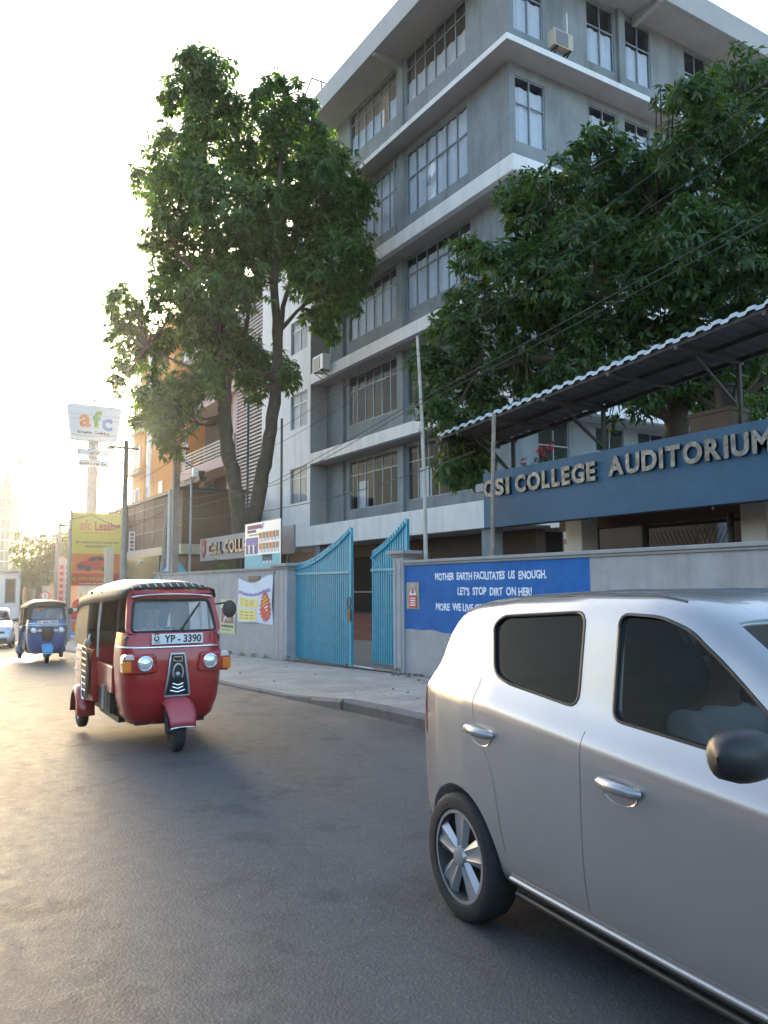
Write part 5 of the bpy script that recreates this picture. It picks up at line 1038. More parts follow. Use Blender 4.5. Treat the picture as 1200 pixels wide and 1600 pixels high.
# ================================================================== people
def skinned(name, joints, edges, m, parent, sub=2, smooth=True):
    me = bpy.data.meshes.new(name); me.from_pydata([j[:3] for j in joints], edges, [])
    o = bpy.data.objects.new(name, me); C.objects.link(o)
    sk = o.modifiers.new('skin', 'SKIN'); sk.use_smooth_shade = smooth; ly = me.skin_vertices[0].data if me.skin_vertices else None
    if ly is None: me.skin_vertices.new(); ly = me.skin_vertices[0].data
    for i, j in enumerate(joints):
        r_ = j[3]; ly[i].radius = r_ if hasattr(r_, '__len__') else (r_, r_); ly[i].use_root = (i == 0)
    s_ = o.modifiers.new('sub', 'SUBSURF'); s_.levels = sub; s_.render_levels = sub
    bpy.context.view_layer.update(); me2 = evaluated(o); me2.materials.clear(); me2.materials.append(m); me2.name = name
    return link(name, me2, parent)
def seated_person(label, o, rz, hands, sc_=1., shirt='shirt', head_turn=0.):
    """one seated figure facing +Y; hands = (left, right) grip points in local space"""
    t = thing('person', label, 'person', o, rz); t.scale = (sc_,)*3
    J = [(0, 0, .10, (.15, .11)), (0, -.03, .27, (.135, .10)), (0, -.03, .46, (.16, .11)), (0, -.01, .58, .06), (0, .02, .66, .055), (0, .035, .73, (.075, .085)), (0, .03, .81, (.074, .09)), (0, .02, .87, .05)]
    E_ = [(0, 1), (1, 2), (2, 3), (3, 4), (4, 5), (5, 6), (6, 7)]
    cloth = []
    for sx, h in ((-1, hands[0]), (1, hands[1])):
        sh = Vector((sx*.19, -.02, .50)); w_ = Vector(h)-Vector((0, .07, 0)); el = sh.lerp(w_, .5)+Vector((sx*.06, -.06, -.12))
        i = len(J); J += [(*sh, .062), (*el, .044), (*w_, .028), (*(w_+Vector((0, .05, 0))), (.036, .020))]; E_ += [(2, i), (i, i+1), (i+1, i+2), (i+2, i+3)]
        for k in range(4):   # fingers curl round the grip
            f = len(J); b0 = w_+Vector((sx*(-.027+.018*k), .085, .006)); ln = (.030, .035, .033, .026)[k]
            J += [(*b0, .009), (*(b0+Vector((0, ln, -.012))), .0085), (*(b0+Vector((0, ln*.8, -.04))), .0075)]; E_ += [(i+3, f), (f, f+1), (f+1, f+2)]
        f = len(J); b0 = w_+Vector((-sx*.035, .045, -.005)); J += [(*b0, .010), (*(b0+Vector((-sx*.012, .03, -.02))), .009)]; E_ += [(i+3, f), (f, f+1)]
        kn = Vector((sx*.15, .44, .14)); an = Vector((sx*.14, .50, -.28)); hp = Vector((sx*.09, .03, .08)); i = len(J)
        J += [(*hp, .10), (*kn, .065), (*an, .042), (*(an+Vector((0, .10, -.06))), (.04, .03)), (*(an+Vector((0, .18, -.08))), .025)]; E_ += [(0, i), (i, i+1), (i+1, i+2), (i+2, i+3), (i+3, i+4)]
    skinned('body', J, E_, M['skin'], t)
    # clothes: slightly fuller skins over trunk and upper arms, hips and legs
    S = [(0, 0, .08, (.165, .125)), (0, -.03, .27, (.155, .118)), (0, -.03, .46, (.178, .128)), (0, -.012, .565, .075)]; SE = [(0, 1), (1, 2), (2, 3)]
    for sx, h in ((-1, hands[0]), (1, hands[1])):
        sh = Vector((sx*.19, -.02, .50)); w_ = Vector(h)-Vector((0, .07, 0)); el = sh.lerp(w_, .5)+Vector((sx*.06, -.06, -.12)); i = len(S); S += [(*sh, .078), (*sh.lerp(el, .75), .066)]; SE += [(2, i), (i, i+1)]
    skinned('shirt', S, SE, M[shirt], t)
    T = [(0, 0, .08, (.168, .128))]; TE = []
    for sx in (-1, 1):
        i = len(T); T += [(sx*.09, .03, .08, .112), (sx*.15, .44, .14, .078), (sx*.14, .49, -.22, .056)]; TE += [(0, i), (i, i+1), (i+1, i+2)]
    skinned('trousers', T, TE, M['trousers'], t)
    b = MB(); rows = []
    for i in range(7):
        a_ = R(-8+98*i/6); rows.append([(.093*math.cos(a_)*math.cos(p), .018+.105*math.cos(a_)*math.sin(p)-.012, .80+.105*math.sin(a_)-(.045 if math.sin(p) < 0 and i == 0 else 0)) for p in [2*math.pi*k/20 for k in range(20)]])
    b.grid(rows, close=True); b.build('hair', M['hair'], t, smooth=80)
    b = MB()
    for sx in (-1, 1): b.lathe([(0, .001), (.004, .012), (.012, .001)], (sx*.032, .112, .785), (0, 1, 0), 10)
    b.build('eyes', M['ink'], t); b = MB(); b.prism([(-.014, 0), (.014, 0), (0, .05)], (0, .138, .735), (1, 0, 0), (0, -.25, 1), .03); b.build('nose', M['skin'], t, bevel=.004)
    b = MB(); b.box((-.025, .112, .705), (.025, .119, .712)); b.build('mouth', M['printbrown'], t)
    for sx in (-1, 1): b = MB(); b.lathe([(0, .001), (0, .028), (.014, .022), (.016, .001)], (sx*.078, .02, .775), (sx, -.2, 0), 10); b.build('ear', M['skin'], t, smooth=60)
    return t

# ================================================================== hatchback car
def car_section():
    yk = [-.57, -.56, -.535, -.50, -.44, -.38, -.30, -.18, .1, .6, 1.0, 1.15, 1.28, 1.60, 1.95, 2.2, 2.5, 2.75, 2.88, 2.95]
    zk = [.50, .80, 1.00, 1.08, 1.24, 1.38, 1.462, 1.490, 1.515, 1.535, 1.535, 1.512, 1.462, 1.275, 1.075, 1.02, .955, .87, .76, .58]
    ys = np.concatenate([np.linspace(-.57, .1, 40), np.linspace(.12, 2.7, 90), np.linspace(2.72, 2.95, 16)])
    zt = np.interp(ys, yk, zk)
    k = np.array([1, 2, 3, 2, 1.])/9
    wf0 = 1-.022*((ys-1.0)/1.4)**2
    zp = np.pad(zt, 2, mode='edge'); zs = np.convolve(zp, k, 'valid'); zt = np.where((ys > -.35) & (ys < 2.7), zs, zt)
    wf = np.interp(ys, [-.57, -.54, -.46, -.3, -.05, .5, 2.2, 2.6, 2.8, 2.95], [.84, .90, .95, .985, 1, 1, .99, .95, .88, .72])
    wf = wf*wf0
    belt = np.interp(ys, [-.57, -.4, .15, .8, 1.6, 2.2, 2.95], [1.10, 1.13, 1.105, 1.05, .985, .95, .80])
    return ys, zt, wf, belt
def car_ring(y, zt, w, bl, inset=0.):
    bl = min(bl, zt-.045); zc = bl-.095; z4 = min(.70, zc-.05); z3 = min(.46, z4-.08); zb = min(.21, z3-.12) if y < 2.6 and y > -.42 else min(.26, z3-.1)
    g = max(0, min(1, (zt-bl)/.42)); xr = (.655-.085*g)*w
    zre = zt-.05-.01*g
    P = [(0, zb), (.60*w, zb), (.690*w, zb+.07), (.728*w, z3), (.740*w, z4), (.742*w, zc-.01), (.732*w, zc+.02), (.672*w, bl), (xr, zre), (xr*.82, zt-.012), (xr*.45, zt-.002), (0, zt)]
    out = []; cnt = [2, 3, 5, 4, 4, 2, 4, 8, 3, 3, 3]
    for (a_, c_), n_ in zip(zip(P[:-1], P[1:]), cnt): out += [(a_[0]+(c_[0]-a_[0])*i/n_, a_[1]+(c_[1]-a_[1])*i/n_) for i in range(n_)]
    out.append(P[-1]); q = np.array(out)
    for _ in range(2): q[1:-1] = q[1:-1]*.5+(q[:-2]+q[2:])*.25
    if inset: q[:, 0] *= (1-inset/.7); q[:, 1] = np.maximum(q[:, 1]-inset*.9, .42)
    return q
def rounded(poly, r_, n=4):
    out = []; N = len(poly)
    for i in range(N):
        p0, p1, p2 = Vector(poly[i-1]), Vector(poly[i]), Vector(poly[(i+1) % N]); k = min(r_, (p0-p1).length*.45, (p2-p1).length*.45)
        a_ = p1+(p0-p1).normalized()*k; d_ = p1+(p2-p1).normalized()*k
        out += [tuple((1-t)**2*a_+2*t*(1-t)*p1+t*t*d_) for t in [q/n for q in range(n+1)]]
    return out
def build_car(label, loc, rz):
    t = thing('hatchback_car', label, 'car', loc, rz)
    ys, zt, wf, bl = car_section(); rings = [car_ring(*a_) for a_ in zip(ys, zt, wf, bl)]; nR = len(rings[0])
    def full(q, y): return [(x, y, z) for x, z in q]+[(-x, y, z) for x, z in q[::-1][1:-1]]
    rows = [full(q, y) for q, y in zip(rings, ys)]
    b = MB(); b.grid(rows, close=True); b.add(rows[0], [tuple(range(len(rows[0])))]); b.add(rows[-1], [tuple(range(len(rows[-1])-1, -1, -1))])
    side = [(q[3:-9]) for q in rings]
    def surf(y, z):
        i = int(np.clip(np.searchsorted(ys, y), 1, len(ys)-1)); f = (y-ys[i-1])/(ys[i]-ys[i-1]); xs = []
        for q in (rings[i-1], rings[i]):
            s_ = q[4:-6]; xs.append(np.interp(z, s_[:, 1], s_[:, 0]))
        return float(xs[0]*(1-f)+xs[1]*f)
    def topz(y, x):
        i = int(np.clip(np.searchsorted(ys, y), 1, len(ys)-1)); f = (y-ys[i-1])/(ys[i]-ys[i-1]); zz = []
        for q in (rings[i-1], rings[i]): s_ = q[-12:][::-1]; zz.append(np.interp(x, s_[:, 0], s_[:, 1]))
        return float(zz[0]*(1-f)+zz[1]*f)
    bm = bmesh.new(); me0 = b.mesh('body', [M['silver'], M['black']]); bm.from_mesh(me0); bmesh.ops.remove_doubles(bm, verts=bm.verts, dist=1e-5); bmesh.ops.triangulate(bm, faces=[f for f in bm.faces if len(f.verts) == 4]); bmesh.ops.recalc_face_normals(bm, faces=bm.faces); bm.to_mesh(me0); bm.free()
    o = bpy.data.objects.new('tmp_body', me0); C.objects.link(o); cutters = []
    def cut(cb):
        c_ = bpy.data.objects.new('cut', cb.mesh('cut', [M['silver'], M['black']])); C.objects.link(c_)
        c_.data.polygons.foreach_set('material_index', [1]*len(c_.data.polygons))
        bm = bmesh.new(); bm.from_mesh(c_.data); bmesh.ops.remove_doubles(bm, verts=bm.verts, dist=1e-6); bmesh.ops.recalc_face_normals(bm, faces=bm.faces); bm.to_mesh(c_.data); bm.free()
        m_ = o.modifiers.new('b', 'BOOLEAN'); m_.operation = 'DIFFERENCE'; m_.object = c_; m_.solver = 'EXACT'; m_.use_self = False
        cutters.append(c_)
    cav = MB(); sel = [i for i, y in enumerate(ys) if -.26 < y < 1.82]; rr = [full(car_ring(ys[i], zt[i], wf[i], bl[i], .035), ys[i]) for i in sel]
    cav.grid(rr, close=True); cav.add(rr[0], [tuple(range(len(rr[0])))]); cav.add(rr[-1], [tuple(range(len(rr[-1])-1, -1, -1))]); cut(cav)
    wR = rounded([(.035, 1.36), (.09, 1.405), (.665, 1.44), (.71, 1.072), (.23, 1.118), (.12, 1.15)], .06); wF = rounded([(.86, 1.438), (1.06, 1.432), (1.20, 1.39), (1.40, 1.25), (1.63, 1.075), (1.66, 1.0), (.905, 1.055)], .05)
    for poly in (wR, wF):
        wc_ = MB(); wc_.prism(poly, (.95, 0, 0), (0, 1, 0), (0, 0, 1), .55); cut(wc_); wc_ = MB(); wc_.prism(poly, (-.40, 0, 0), (0, 1, 0), (0, 0, 1), .55); cut(wc_)
    ws = MB(); yb, zb_, yt, z_t = 1.92, 1.092, 1.325, 1.434; nv = Vector((0, .56, .83))*.13
    q = [Vector((-.585, yb, zb_)), Vector((.585, yb, zb_)), Vector((.475, yt, z_t)), Vector((-.475, yt, z_t))]
    ws.add([p-nv for p in q]+[p+nv for p in q], [(3, 2, 1, 0), (4, 5, 6, 7), (0, 1, 5, 4), (1, 2, 6, 5), (2, 3, 7, 6), (3, 0, 4, 7)]); cut(ws)
    for yy in (-.11, 2.25):
        for sx in (1, -1): ac = MB(); ac.lathe([(0, .001), (0, .325), (.30, .325), (.30, .001)], (sx*.47, yy, .29), (sx, 0, 0), 40); cut(ac)
    def groove(pts, sx):
        gb = MB(); rows = []
        for i, (y, z) in enumerate(pts):
            a_ = Vector(pts[max(0, i-1)]); c_ = Vector(pts[min(len(pts)-1, i+1)]); d_ = (c_-a_).normalized(); n_ = Vector((-d_.y, d_.x))*.0024; x = surf(y, z)
            rows.append([(sx*(x-.014), y-n_.x, z-n_.y), (sx*(x+.06), y-n_.x, z-n_.y), (sx*(x+.06), y+n_.x, z+n_.y), (sx*(x-.014), y+n_.x, z+n_.y)])
        gb.grid(rows, close=True); gb.add(rows[0], [(0, 1, 2, 3)]); gb.add(rows[-1], [(3, 2, 1, 0)]); cut(gb)
    def dense(pts, st=.04):
        out = []
        for a_, c_ in zip(pts[:-1], pts[1:]):
            n_ = max(1, int((Vector(c_)-Vector(a_)).length/st)); out += [tuple(Vector(a_).lerp(Vector(c_), i/n_)) for i in range(n_)]
        return out+[pts[-1]]
    for sx in (1, -1):
        groove(dense([(.80, 1.0), (.79, .34)]), sx); groove(dense([(.03, 1.12), (.06, .95), (.21, .72), (.27, .40)]), sx); groove(dense([(.27, .325), (1.66, .325), (1.78, .5), (1.78, .93)]), sx)
    skin_ = me0.copy(); skin_.polygons.foreach_set('use_smooth', [True]*len(skin_.polygons)); so_ = bpy.data.objects.new('skin', skin_); C.objects.link(so_)
    dtm = o.modifiers.new('normals', 'DATA_TRANSFER'); dtm.object = so_; dtm.use_loop_data = True; dtm.data_types_loops = {'CUSTOM_NORMAL'}; dtm.loop_mapping = 'POLYINTERP_NEAREST'; dtm.use_max_distance = True; dtm.max_distance = .004
    me0.polygons.foreach_set('use_smooth', [True]*len(me0.polygons)); cutters.append(so_)
    me = evaluated(o)
    for c_ in cutters: bpy.data.objects.remove(c_)
    me.name = 'body'; me.materials.clear(); me.materials.append(M['silver']); me.materials.append(M['black'])
    link('body', me, t)
    # glazing and trims follow the body skin
    for sx in (1, -1):
        for poly in (wR, wF):
            vs = [(sx*(surf(y, z)-.012), y, z) for y, z in poly]; bb = MB(); bb.add(vs, [tuple(range(len(vs)))] if sx > 0 else [tuple(range(len(vs)-1, -1, -1))]); gl = bb.build('side_window', M['glasscar'], t, smooth=80)
            bb = MB(); bb.tube([(sx*(surf(y, z)-.004), y, z) for y, z in poly]+[(sx*(surf(*poly[0])-.004), *poly[0])], .009, 6); bb.build('window_trim', M['black'], gl, smooth=60)
        # handles
        for hy, hz in ((.12, .888), (1.01, .835)):
            h_ = MB(); x = surf(hy, hz); rows = []
            for j in range(5):
                rr_ = 1-j/4; rows.append([(sx*(surf(hy+.085*rr_*math.cos(a_), hz-.014+.040*rr_*math.sin(a_))+.003-.022*(1-rr_*rr_)), hy+.085*rr_*math.cos(a_), hz-.014+.040*rr_*math.sin(a_)) for a_ in [2*math.pi*k/20 for k in range(20)]])
            h_.grid(rows, close=True); dish = h_.build('handle_dish', M['darksteel'] if False else M['silver'], t, smooth=60)
            h_ = MB(); h_.tube([(sx*(x+.000), hy-.10, hz+.010), (sx*(x+.022), hy-.08, hz+.012), (sx*(x+.030), hy, hz+.010), (sx*(x+.022), hy+.08, hz+.006), (sx*(x+.0), hy+.10, hz+.004)], [.013, .020, .022, .020, .013], 10); h_.build('door_handle', M['silver'], t, smooth=70)
        # mirror
        mr_ = MB(); rows = []
        for i in range(9):
            a_ = R(-88+176*i/8); rows.append([(sx*(.835+.108*math.sin(a_)), 1.62+.068*math.cos(a_)*math.cos(p)-.03*(math.cos(p) < 0)*math.cos(a_), 1.07+.073*math.cos(a_)**.6*math.sin(p)) for p in [2*math.pi*k/18 for k in range(18)]])
        mr_.grid(rows, close=True); mr_.bar((sx*.66, 1.64, 1.03), (sx*.76, 1.62, 1.05), .05, .06); mm_ = mr_.build('mirror', M['black'], t, smooth=70)
        # tail lamp, head lamp
        for nm, y0, y1, z0, z1, m in (('tail_lamp', -.545, -.45, .80, 1.03, 'redlens'), ('headlamp', 2.52, 2.84, .68, .82, 'lamp')):
            rows = [[(sx*(surf(y, z)+.004), y, z) for y in np.linspace(y0+(z1-z)*.15, y1, 9)] for z in np.linspace(z0, z1, 7)]; bb = MB(); bb.grid(rows); bb.build(nm, M[m], t, smooth=60)
        bb = MB(); bb.tube([(sx*.50*np.interp(y, ys, wf), y, topz(y, .50)+.001) for y in np.linspace(-.14, 1.12, 40)], .0045, 6); bb.build('roof_moulding', M['black'], t, smooth=60)
        for hx, yy in ((1, -.11), (1, 2.25)):
            wl = MB(); wl.lathe([(-.165, .19), (-.165, .262), (-.150, .281), (-.12, .287), (-.045, .287), (-.015, .281), (0, .262), (-.004, .215), (-.02, .208)], (sx*.728, yy, .287), (sx, 0, 0), 40); wt = wl.build('tyre', M['rubber'], None, smooth=50)
            wr = MB(); wr.lathe([(-.02, .212), (-.010, .208), (-.010, .192), (-.06, .182), (-.075, .05), (-.075, .001)], (sx*.728, yy, .287), (sx, 0, 0), 40); wr.m = 1
            wheel = wr.build('wheel', [M['alu'], M['darksteel']], t, smooth=40); wheel.data.polygons.foreach_set('material_index', [0 if i < 80 else 1 for i in range(len(wheel.data.polygons))])
            wt.parent = wheel
            for s5 in range(5):
                a0 = 2*math.pi*s5/5+.3; sp = MB(); pl = []
                for rr_, hw_ in ((.03, .034), (.10, .052), (.196, .078)): pl.append((rr_, hw_))
                def P_(rr_, off, d_): return (sx*(.728-d_), yy+rr_*math.cos(a0)-off*math.sin(a0), .287+rr_*math.sin(a0)+off*math.cos(a0))
                rows = [[P_(r_, -h_, .035-.0*r_), P_(r_, -h_*.5, .016), P_(r_, 0, .026), P_(r_, h_*.5, .016), P_(r_, h_, .035)] for r_, h_ in pl]
                sp.grid(rows); sp.build('spoke', M['alu'], wheel, smooth=35)
            hb = MB(); hb.lathe([(-.03, .05), (-.008, .042), (-.004, .025), (-.004, .001)], (sx*.728, yy, .287), (sx, 0, 0), 20); hb.build('hub_cap', M['alu'], wheel, smooth=40)
    for sx in (1, -1):
        bb = MB(); bb.tube([(sx*(surf(y, .300)+.002), y, .300) for y in np.linspace(.27, 1.88, 30)], .012, 6); bb.build('sill_strip', M['silver'], t, smooth=70)
        bb = MB(); bb.tube([(sx*(surf(y, .232)+.0), y, .232) for y in np.linspace(.27, 1.88, 30)], .016, 6); bb.build('sill_shadow_strip', M['black'], t, smooth=70)
        bb = MB(); bb.box((sx*.78, 1.555, 1.025), (sx*.89, 1.562, 1.115)); bb.build('mirror_glass', M['chrome'], t, bevel=.003)
    rows = [[(x*(.50-.0*0)/.5*(.57+(.465-.57)*f), 1.93+(1.315-1.93)*f, float(np.interp(1.93+(1.315-1.93)*f, ys, zt))-.010-.02*(x/.5)**2) for x in np.linspace(-.5, .5, 13)] for f in np.linspace(0, 1, 9)]
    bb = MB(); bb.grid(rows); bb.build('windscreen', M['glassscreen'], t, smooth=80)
    rows = [[(x*(.52+(.42-.52)*f)/.5, -.49+.17*f, float(np.interp(-.49+.17*f, ys, zt))+.004-.03*(x/.5)**2) for x in np.linspace(-.5, .5, 9)] for f in np.linspace(0, 1, 7)]
    bb = MB(); bb.grid(rows); bb.build('rear_window', M['glasscar'], t, smooth=80)
    bb = MB(); bb.box((-.34, 2.932, .62), (.34, 2.965, .70)); bb.box((-.42, 2.93, .33), (.42, 2.96, .44)); gr = bb.build('grille', M['black'], t, bevel=.01); bb = MB(); bb.box((-.36, 2.955, .655), (.36, 2.972, .668)); bb.build('chrome_bar', M['chrome'], gr)
    bb = MB(); bb.box((-.25, 2.955, .475), (.25, 2.968, .575)); bb.build('number_plate', M['plate'], t)
    for x in (-.3, .3): bb = MB(); bb.bar((x, 1.95, 1.09), (x+.42, 1.84, 1.165), .014, .014); bb.build('wiper', M['black'], t)
    # cabin: two front seats, bench, dashboard, steering wheel
    for x in (-.34, .34):
        s_ = MB(); s_.box((x-.23, 1.0, .43), (x+.23, 1.5, .62)); s_.box((x-.22, .86, .60), (x+.22, 1.0, 1.12)); s_.box((x-.11, .86, 1.15), (x+.11, .95, 1.32)); s_.build('seat', M['seat'], t, bevel=.04, seg=3)
    s_ = MB(); s_.box((-.55, .2, .43), (.55, .62, .62)); s_.box((-.55, .05, .6), (.55, .2, 1.12)); s_.build('rear_seat', M['seat'], t, bevel=.04, seg=3)
    s_ = MB(); s_.box((-.6, 1.62, .6), (.6, 1.80, .92)); s_.build('dashboard', M['black'], t, bevel=.05)
    s_ = MB(); s_.tube([(.34+.17*math.cos(a_), 1.50-.06*math.sin(a_)*.6, .92+.16*math.sin(a_)) for a_ in [2*math.pi*k/24 for k in range(25)]], .013, 6); s_.build('steering_wheel', M['black'], t, smooth=60)
    return t
CAR = build_car('silver hatchback car passing close by at the lower right', (3.03, 2.98, .004), math.pi-R(5))
CAR.scale = (1, 1, 1)
def world_of(t, p): return Matrix.Rotation(t.rotation_euler.z, 4, 'Z') @ Vector(p)+Vector(t.location)
seated_person('driver in a pale shirt at the wheel of the silver hatchback', world_of(CAR, (.34, 1.12, .60)), CAR.rotation_euler.z, ((-.15, .44, .36), (.15, .44, .36)), .92)
def recolour(root, mp):
    for ch in root.children_recursive:
        if ch.type == 'MESH':
            for s_ in ch.material_slots:
                if s_.material in mp: nm = mp[s_.material]; s_.link = 'OBJECT'; s_.material = nm
wc = copy_tree(CAR); wc['label'] = 'white car following behind the blue three-wheeler at the left edge'; wc['category'] = 'car'
wc.location = (3.55, 36.2, zg(36)+.004); wc.rotation_euler = (0, 0, math.pi-R(4)); recolour(wc, {M['silver']: M['whitecar']})
pk = copy_tree(CAR); pk['label'] = 'dark parked car half hidden behind the red three-wheeler'; pk.location = (8.75, 40.8, -.86); pk.rotation_euler = (0, 0, math.pi+R(35)); recolour(pk, {M['silver']: M['darksteel']})

# ================================================================== three-wheelers
def build_tuk(label, loc, rz, paint, accent, plate_text, variant):
    t = thing('auto_rickshaw', label, 'three-wheeler', loc, rz, None)
    P, A = M[paint], M[accent]
    prof = [(.265, .40, -.19), (.34, .46, -.09), (.50, .505, -.015), (.70, .528, .02), (.92, .535, .015), (1.04, .53, -.005), (1.12, .52, -.03), (1.20, .508, -.06)]
    YB = -.46
    def cowl(z, s_, off=0.):      # s_ in -1..1 around the nose
        hw = np.interp(z, [p[0] for p in prof], [p[1] for p in prof])+off; yf = np.interp(z, [p[0] for p in prof], [p[2] for p in prof])+off
        a_ = s_*math.pi/2; c_, d_ = math.cos(a_), math.sin(a_); e_ = .42
        return Vector((hw*math.copysign(abs(d_)**e_, d_), YB+(yf-YB)*(abs(c_)**e_)+.035*math.cos(s_*math.pi/2)**2, z))
    ss = list(np.linspace(-1, 1, 61)); b = MB(); b.grid([[cowl(z, s_) for s_ in ss] for z in np.linspace(.265, 1.20, 26)]); b.grid([[cowl(z, s_, -.02) for s_ in ss[::-1]] for z in (.31, .75, 1.19)]); b.build('front_cowl', P, t, smooth=40)
    def nose_y(x, z):     # cowl surface in front at given x
        best = min((cowl(z, s_) for s_ in np.linspace(-.9, .9, 181)), key=lambda p: abs(p.x-x)); return best.y
    # windscreen frame
    def fr(u, v): return Vector(((.502-.055*v)*u, -.075-.215*v, 1.185+.475*v))
    def ring(k): return [fr(a_*k if abs(a_) == 1 else a_, c_) for a_, c_ in ()]
    outer = rounded([(-1, 0), (1, 0), (1, 1), (-1, 1)], .16, 5); inner = rounded([(-.89, .035), (.89, .035), (.86, .72), (-.86, .72)], .12, 5)
    def fpt(p, d): return fr(*p)+Vector((0, .91, .41))*d
    b = MB(); n_ = len(outer)
    for d0, d1 in ((.012, -.03),):
        o1 = [fpt(p, d0) for p in outer]; i1 = [fpt(p, d0) for p in inner]; o2 = [fpt(p, d1) for p in outer]; i2 = [fpt(p, d1) for p in inner]
        b.add(o1+i1+o2+i2, [(k, (k+1) % n_, n_+(k+1) % n_, n_+k) for k in range(n_)]+[(2*n_+k, 3*n_+k, 3*n_+(k+1) % n_, 2*n_+(k+1) % n_) for k in range(n_)]+[(k, 2*n_+k, 2*n_+(k+1) % n_, (k+1) % n_) for k in range(n_)]+[(n_+k, n_+(k+1) % n_, 3*n_+(k+1) % n_, 3*n_+k) for k in range(n_)])
    wfm = b.build('windscreen_frame', P if variant == 0 else M['canvas'], t, smooth=30)
    b = MB(); b.tube([fpt(p, .014) for p in inner]+[fpt(inner[0], .014)], .014, 8); b.build('rubber_seal', M['rubber'], wfm, smooth=60)
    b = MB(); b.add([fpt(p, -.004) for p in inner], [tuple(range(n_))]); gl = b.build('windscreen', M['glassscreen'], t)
    b = MB(); b.grid([[fpt((u, v), .02+.075*k) for u in np.linspace(-.9, .9, 25)] for v, k in ((.735, 0), (.76, .7), (.80, 1.), (.865, .9), (.885, 0))]); b.build('visor', P if variant == 0 else M['canvas'], t, smooth=50)
    b = MB(); b.tube([fpt((u, .775-.05*abs(u)**4), .10-.03*u*u) for u in np.linspace(-.93, .93, 25)], .007, 6); b.build('visor_trim', M['chrome'] if variant == 0 else M['black'], t, smooth=60)
    if variant == 0:
        for u0, u1 in ((-.66, -.16), (.16, .66)):
            cols = ['printteal', 'yellow', 'printgreen', 'printorange', 'printred', 'printred'] if u0 < 0 else ['printred', 'printorange', 'printgreen', 'printblue', 'yellow', 'printteal']
            for k in range(6):
                ua, ub = u0+(u1-u0)*k/6, u0+(u1-u0)*(k+1)/6-.004; b = MB(); sl_ = .02
                b.add([fpt(p, .018) for p in ((ua, .895), (ub, .895), (ub+sl_, .955), (ua+sl_, .955))]+[fpt(p, .013) for p in ((ua, .895), (ub, .895), (ub+sl_, .955), (ua+sl_, .955))], [(0, 1, 2, 3), (0, 4, 5, 1), (1, 5, 6, 2), (2, 6, 7, 3), (3, 7, 4, 0)]); b.build('reflector_sticker', M[cols[k]], wfm)
    else:
        b = MB(); b.add([fpt(p, .003) for p in ((.28, .62), (.66, .62), (.66, .69), (.28, .69))], [(0, 1, 2, 3)]); b.build('red_sticker', M['printred'], gl)
    b = MB(); b.bar(fpt((-.12, .05), .03), fpt((-.62, .62), .03), .018, .012); b.bar(fpt((-.10, .0), .03), fpt((-.16, .10), .03), .03, .02); b.build('wiper', M['black'], t)
    # chrome strip and number plate
    b = MB(); b.tube([cowl(1.055, s_, .006) for s_ in np.linspace(-.96, .96, 49)], .011, 6); b.build('chrome_strip', M['chrome'], t, smooth=60)
    if variant: b = MB(); b.tube([cowl(1.10, s_, .006) for s_ in np.linspace(-.80, .80, 41)], .010, 6); b.build('chrome_strip', M['chrome'], t, smooth=60)
    yp = nose_y(0, 1.12)+.045; b = MB(); b.box((-.265, yp-.008, 1.085), (.265, yp, 1.19)); npl = b.build('number_plate', M['plate'], t, bevel=.004)
    text(plate_text, .105, (.135, yp+.001, 1.103), ((-1, 0, 0), (0, 0, 1)), M['ink'], 'lettering', npl, .001, width=.385, bold=.003)
    script('p', (.245, yp+.001, 1.125), ((-1, 0, 0), (0, 0, 1)), .06, .012, M['ink'], 'emblem', npl, .001); text('W P' if variant else 'WP', .035, (.235, yp+.001, 1.095), ((-1, 0, 0), (0, 0, 1)), M['ink'], 'lettering', npl, .001)
    # lamps
    for sx in (-1, 1):
        if variant == 0:
            yy = nose_y(sx*.36, .90); b = MB(); b.prism(rounded([(-.19, .10), (.15, .085), (.17, -.04), (.14, -.10), (-.18, -.10)] if sx > 0 else [(.19, .10), (.18, -.10), (-.14, -.10), (-.17, -.04), (-.15, .085)][::1], .03), (sx*.375, yy+.035, .90), (1, 0, 0), (0, 0, 1), -.0) if False else None
            pod = [(-.17, -.10), (.17, -.105), (.185, .03), (.16, .095), (-.15, .09)]; pod = [(sx*x, z) for x, z in pod]; pod = pod if sx < 0 else pod
            b.prism(rounded(pod if sx > 0 else pod[::-1], .035), (sx*.375, yy-.10, .90), (1, 0, 0), (0, 0, 1), .16)
            pd = b.build('headlamp_pod', P, t, bevel=.02, seg=3); ly = yy+.062
            lx, r_ = sx*.335, .068
            b = MB(); b.prism(rounded([(-.045, -.055), (.045, -.06), (.05, .055), (-.04, .055)], .015), (sx*.512, ly-.11, .875), (1, 0, 0), (0, 0, 1), .12); b.build('indicator', M['amber'], t, bevel=.01)
            b = MB(); b.prism(rounded([(-.05, -.025), (.05, -.025), (.04, .03), (-.03, .03)], .012), (sx*.49, ly-.09, .968), (1, 0, 0), (0, 0, 1), .10); b.build('side_lamp', M['lamp'], t, bevel=.008)
        else:
            yy = nose_y(sx*.34, .92); b = MB(); pod = [(sx*x, z) for x, z in ((-.20, .08), (.17, .06), (.16, -.06), (.05, -.10), (-.20, -.035))]
            b.prism(rounded(pod if sx < 0 else pod[::-1], .03), (sx*.345, yy-.10, .92), (1, 0, 0), (0, 0, 1), .15); pd = b.build('headlamp_pod', M['darksteel'], t, bevel=.015, seg=3); ly = yy+.052
            lx, r_ = sx*.36, .070
            b = MB(); b.prism(rounded([(-.06, -.04), (.05, -.035), (.05, .035), (-.06, .03)], .01), (sx*.215, ly-.03, .915), (1, 0, 0), (0, 0, 1), .04); b.build('side_lamp', M['lamp'], t, bevel=.008)
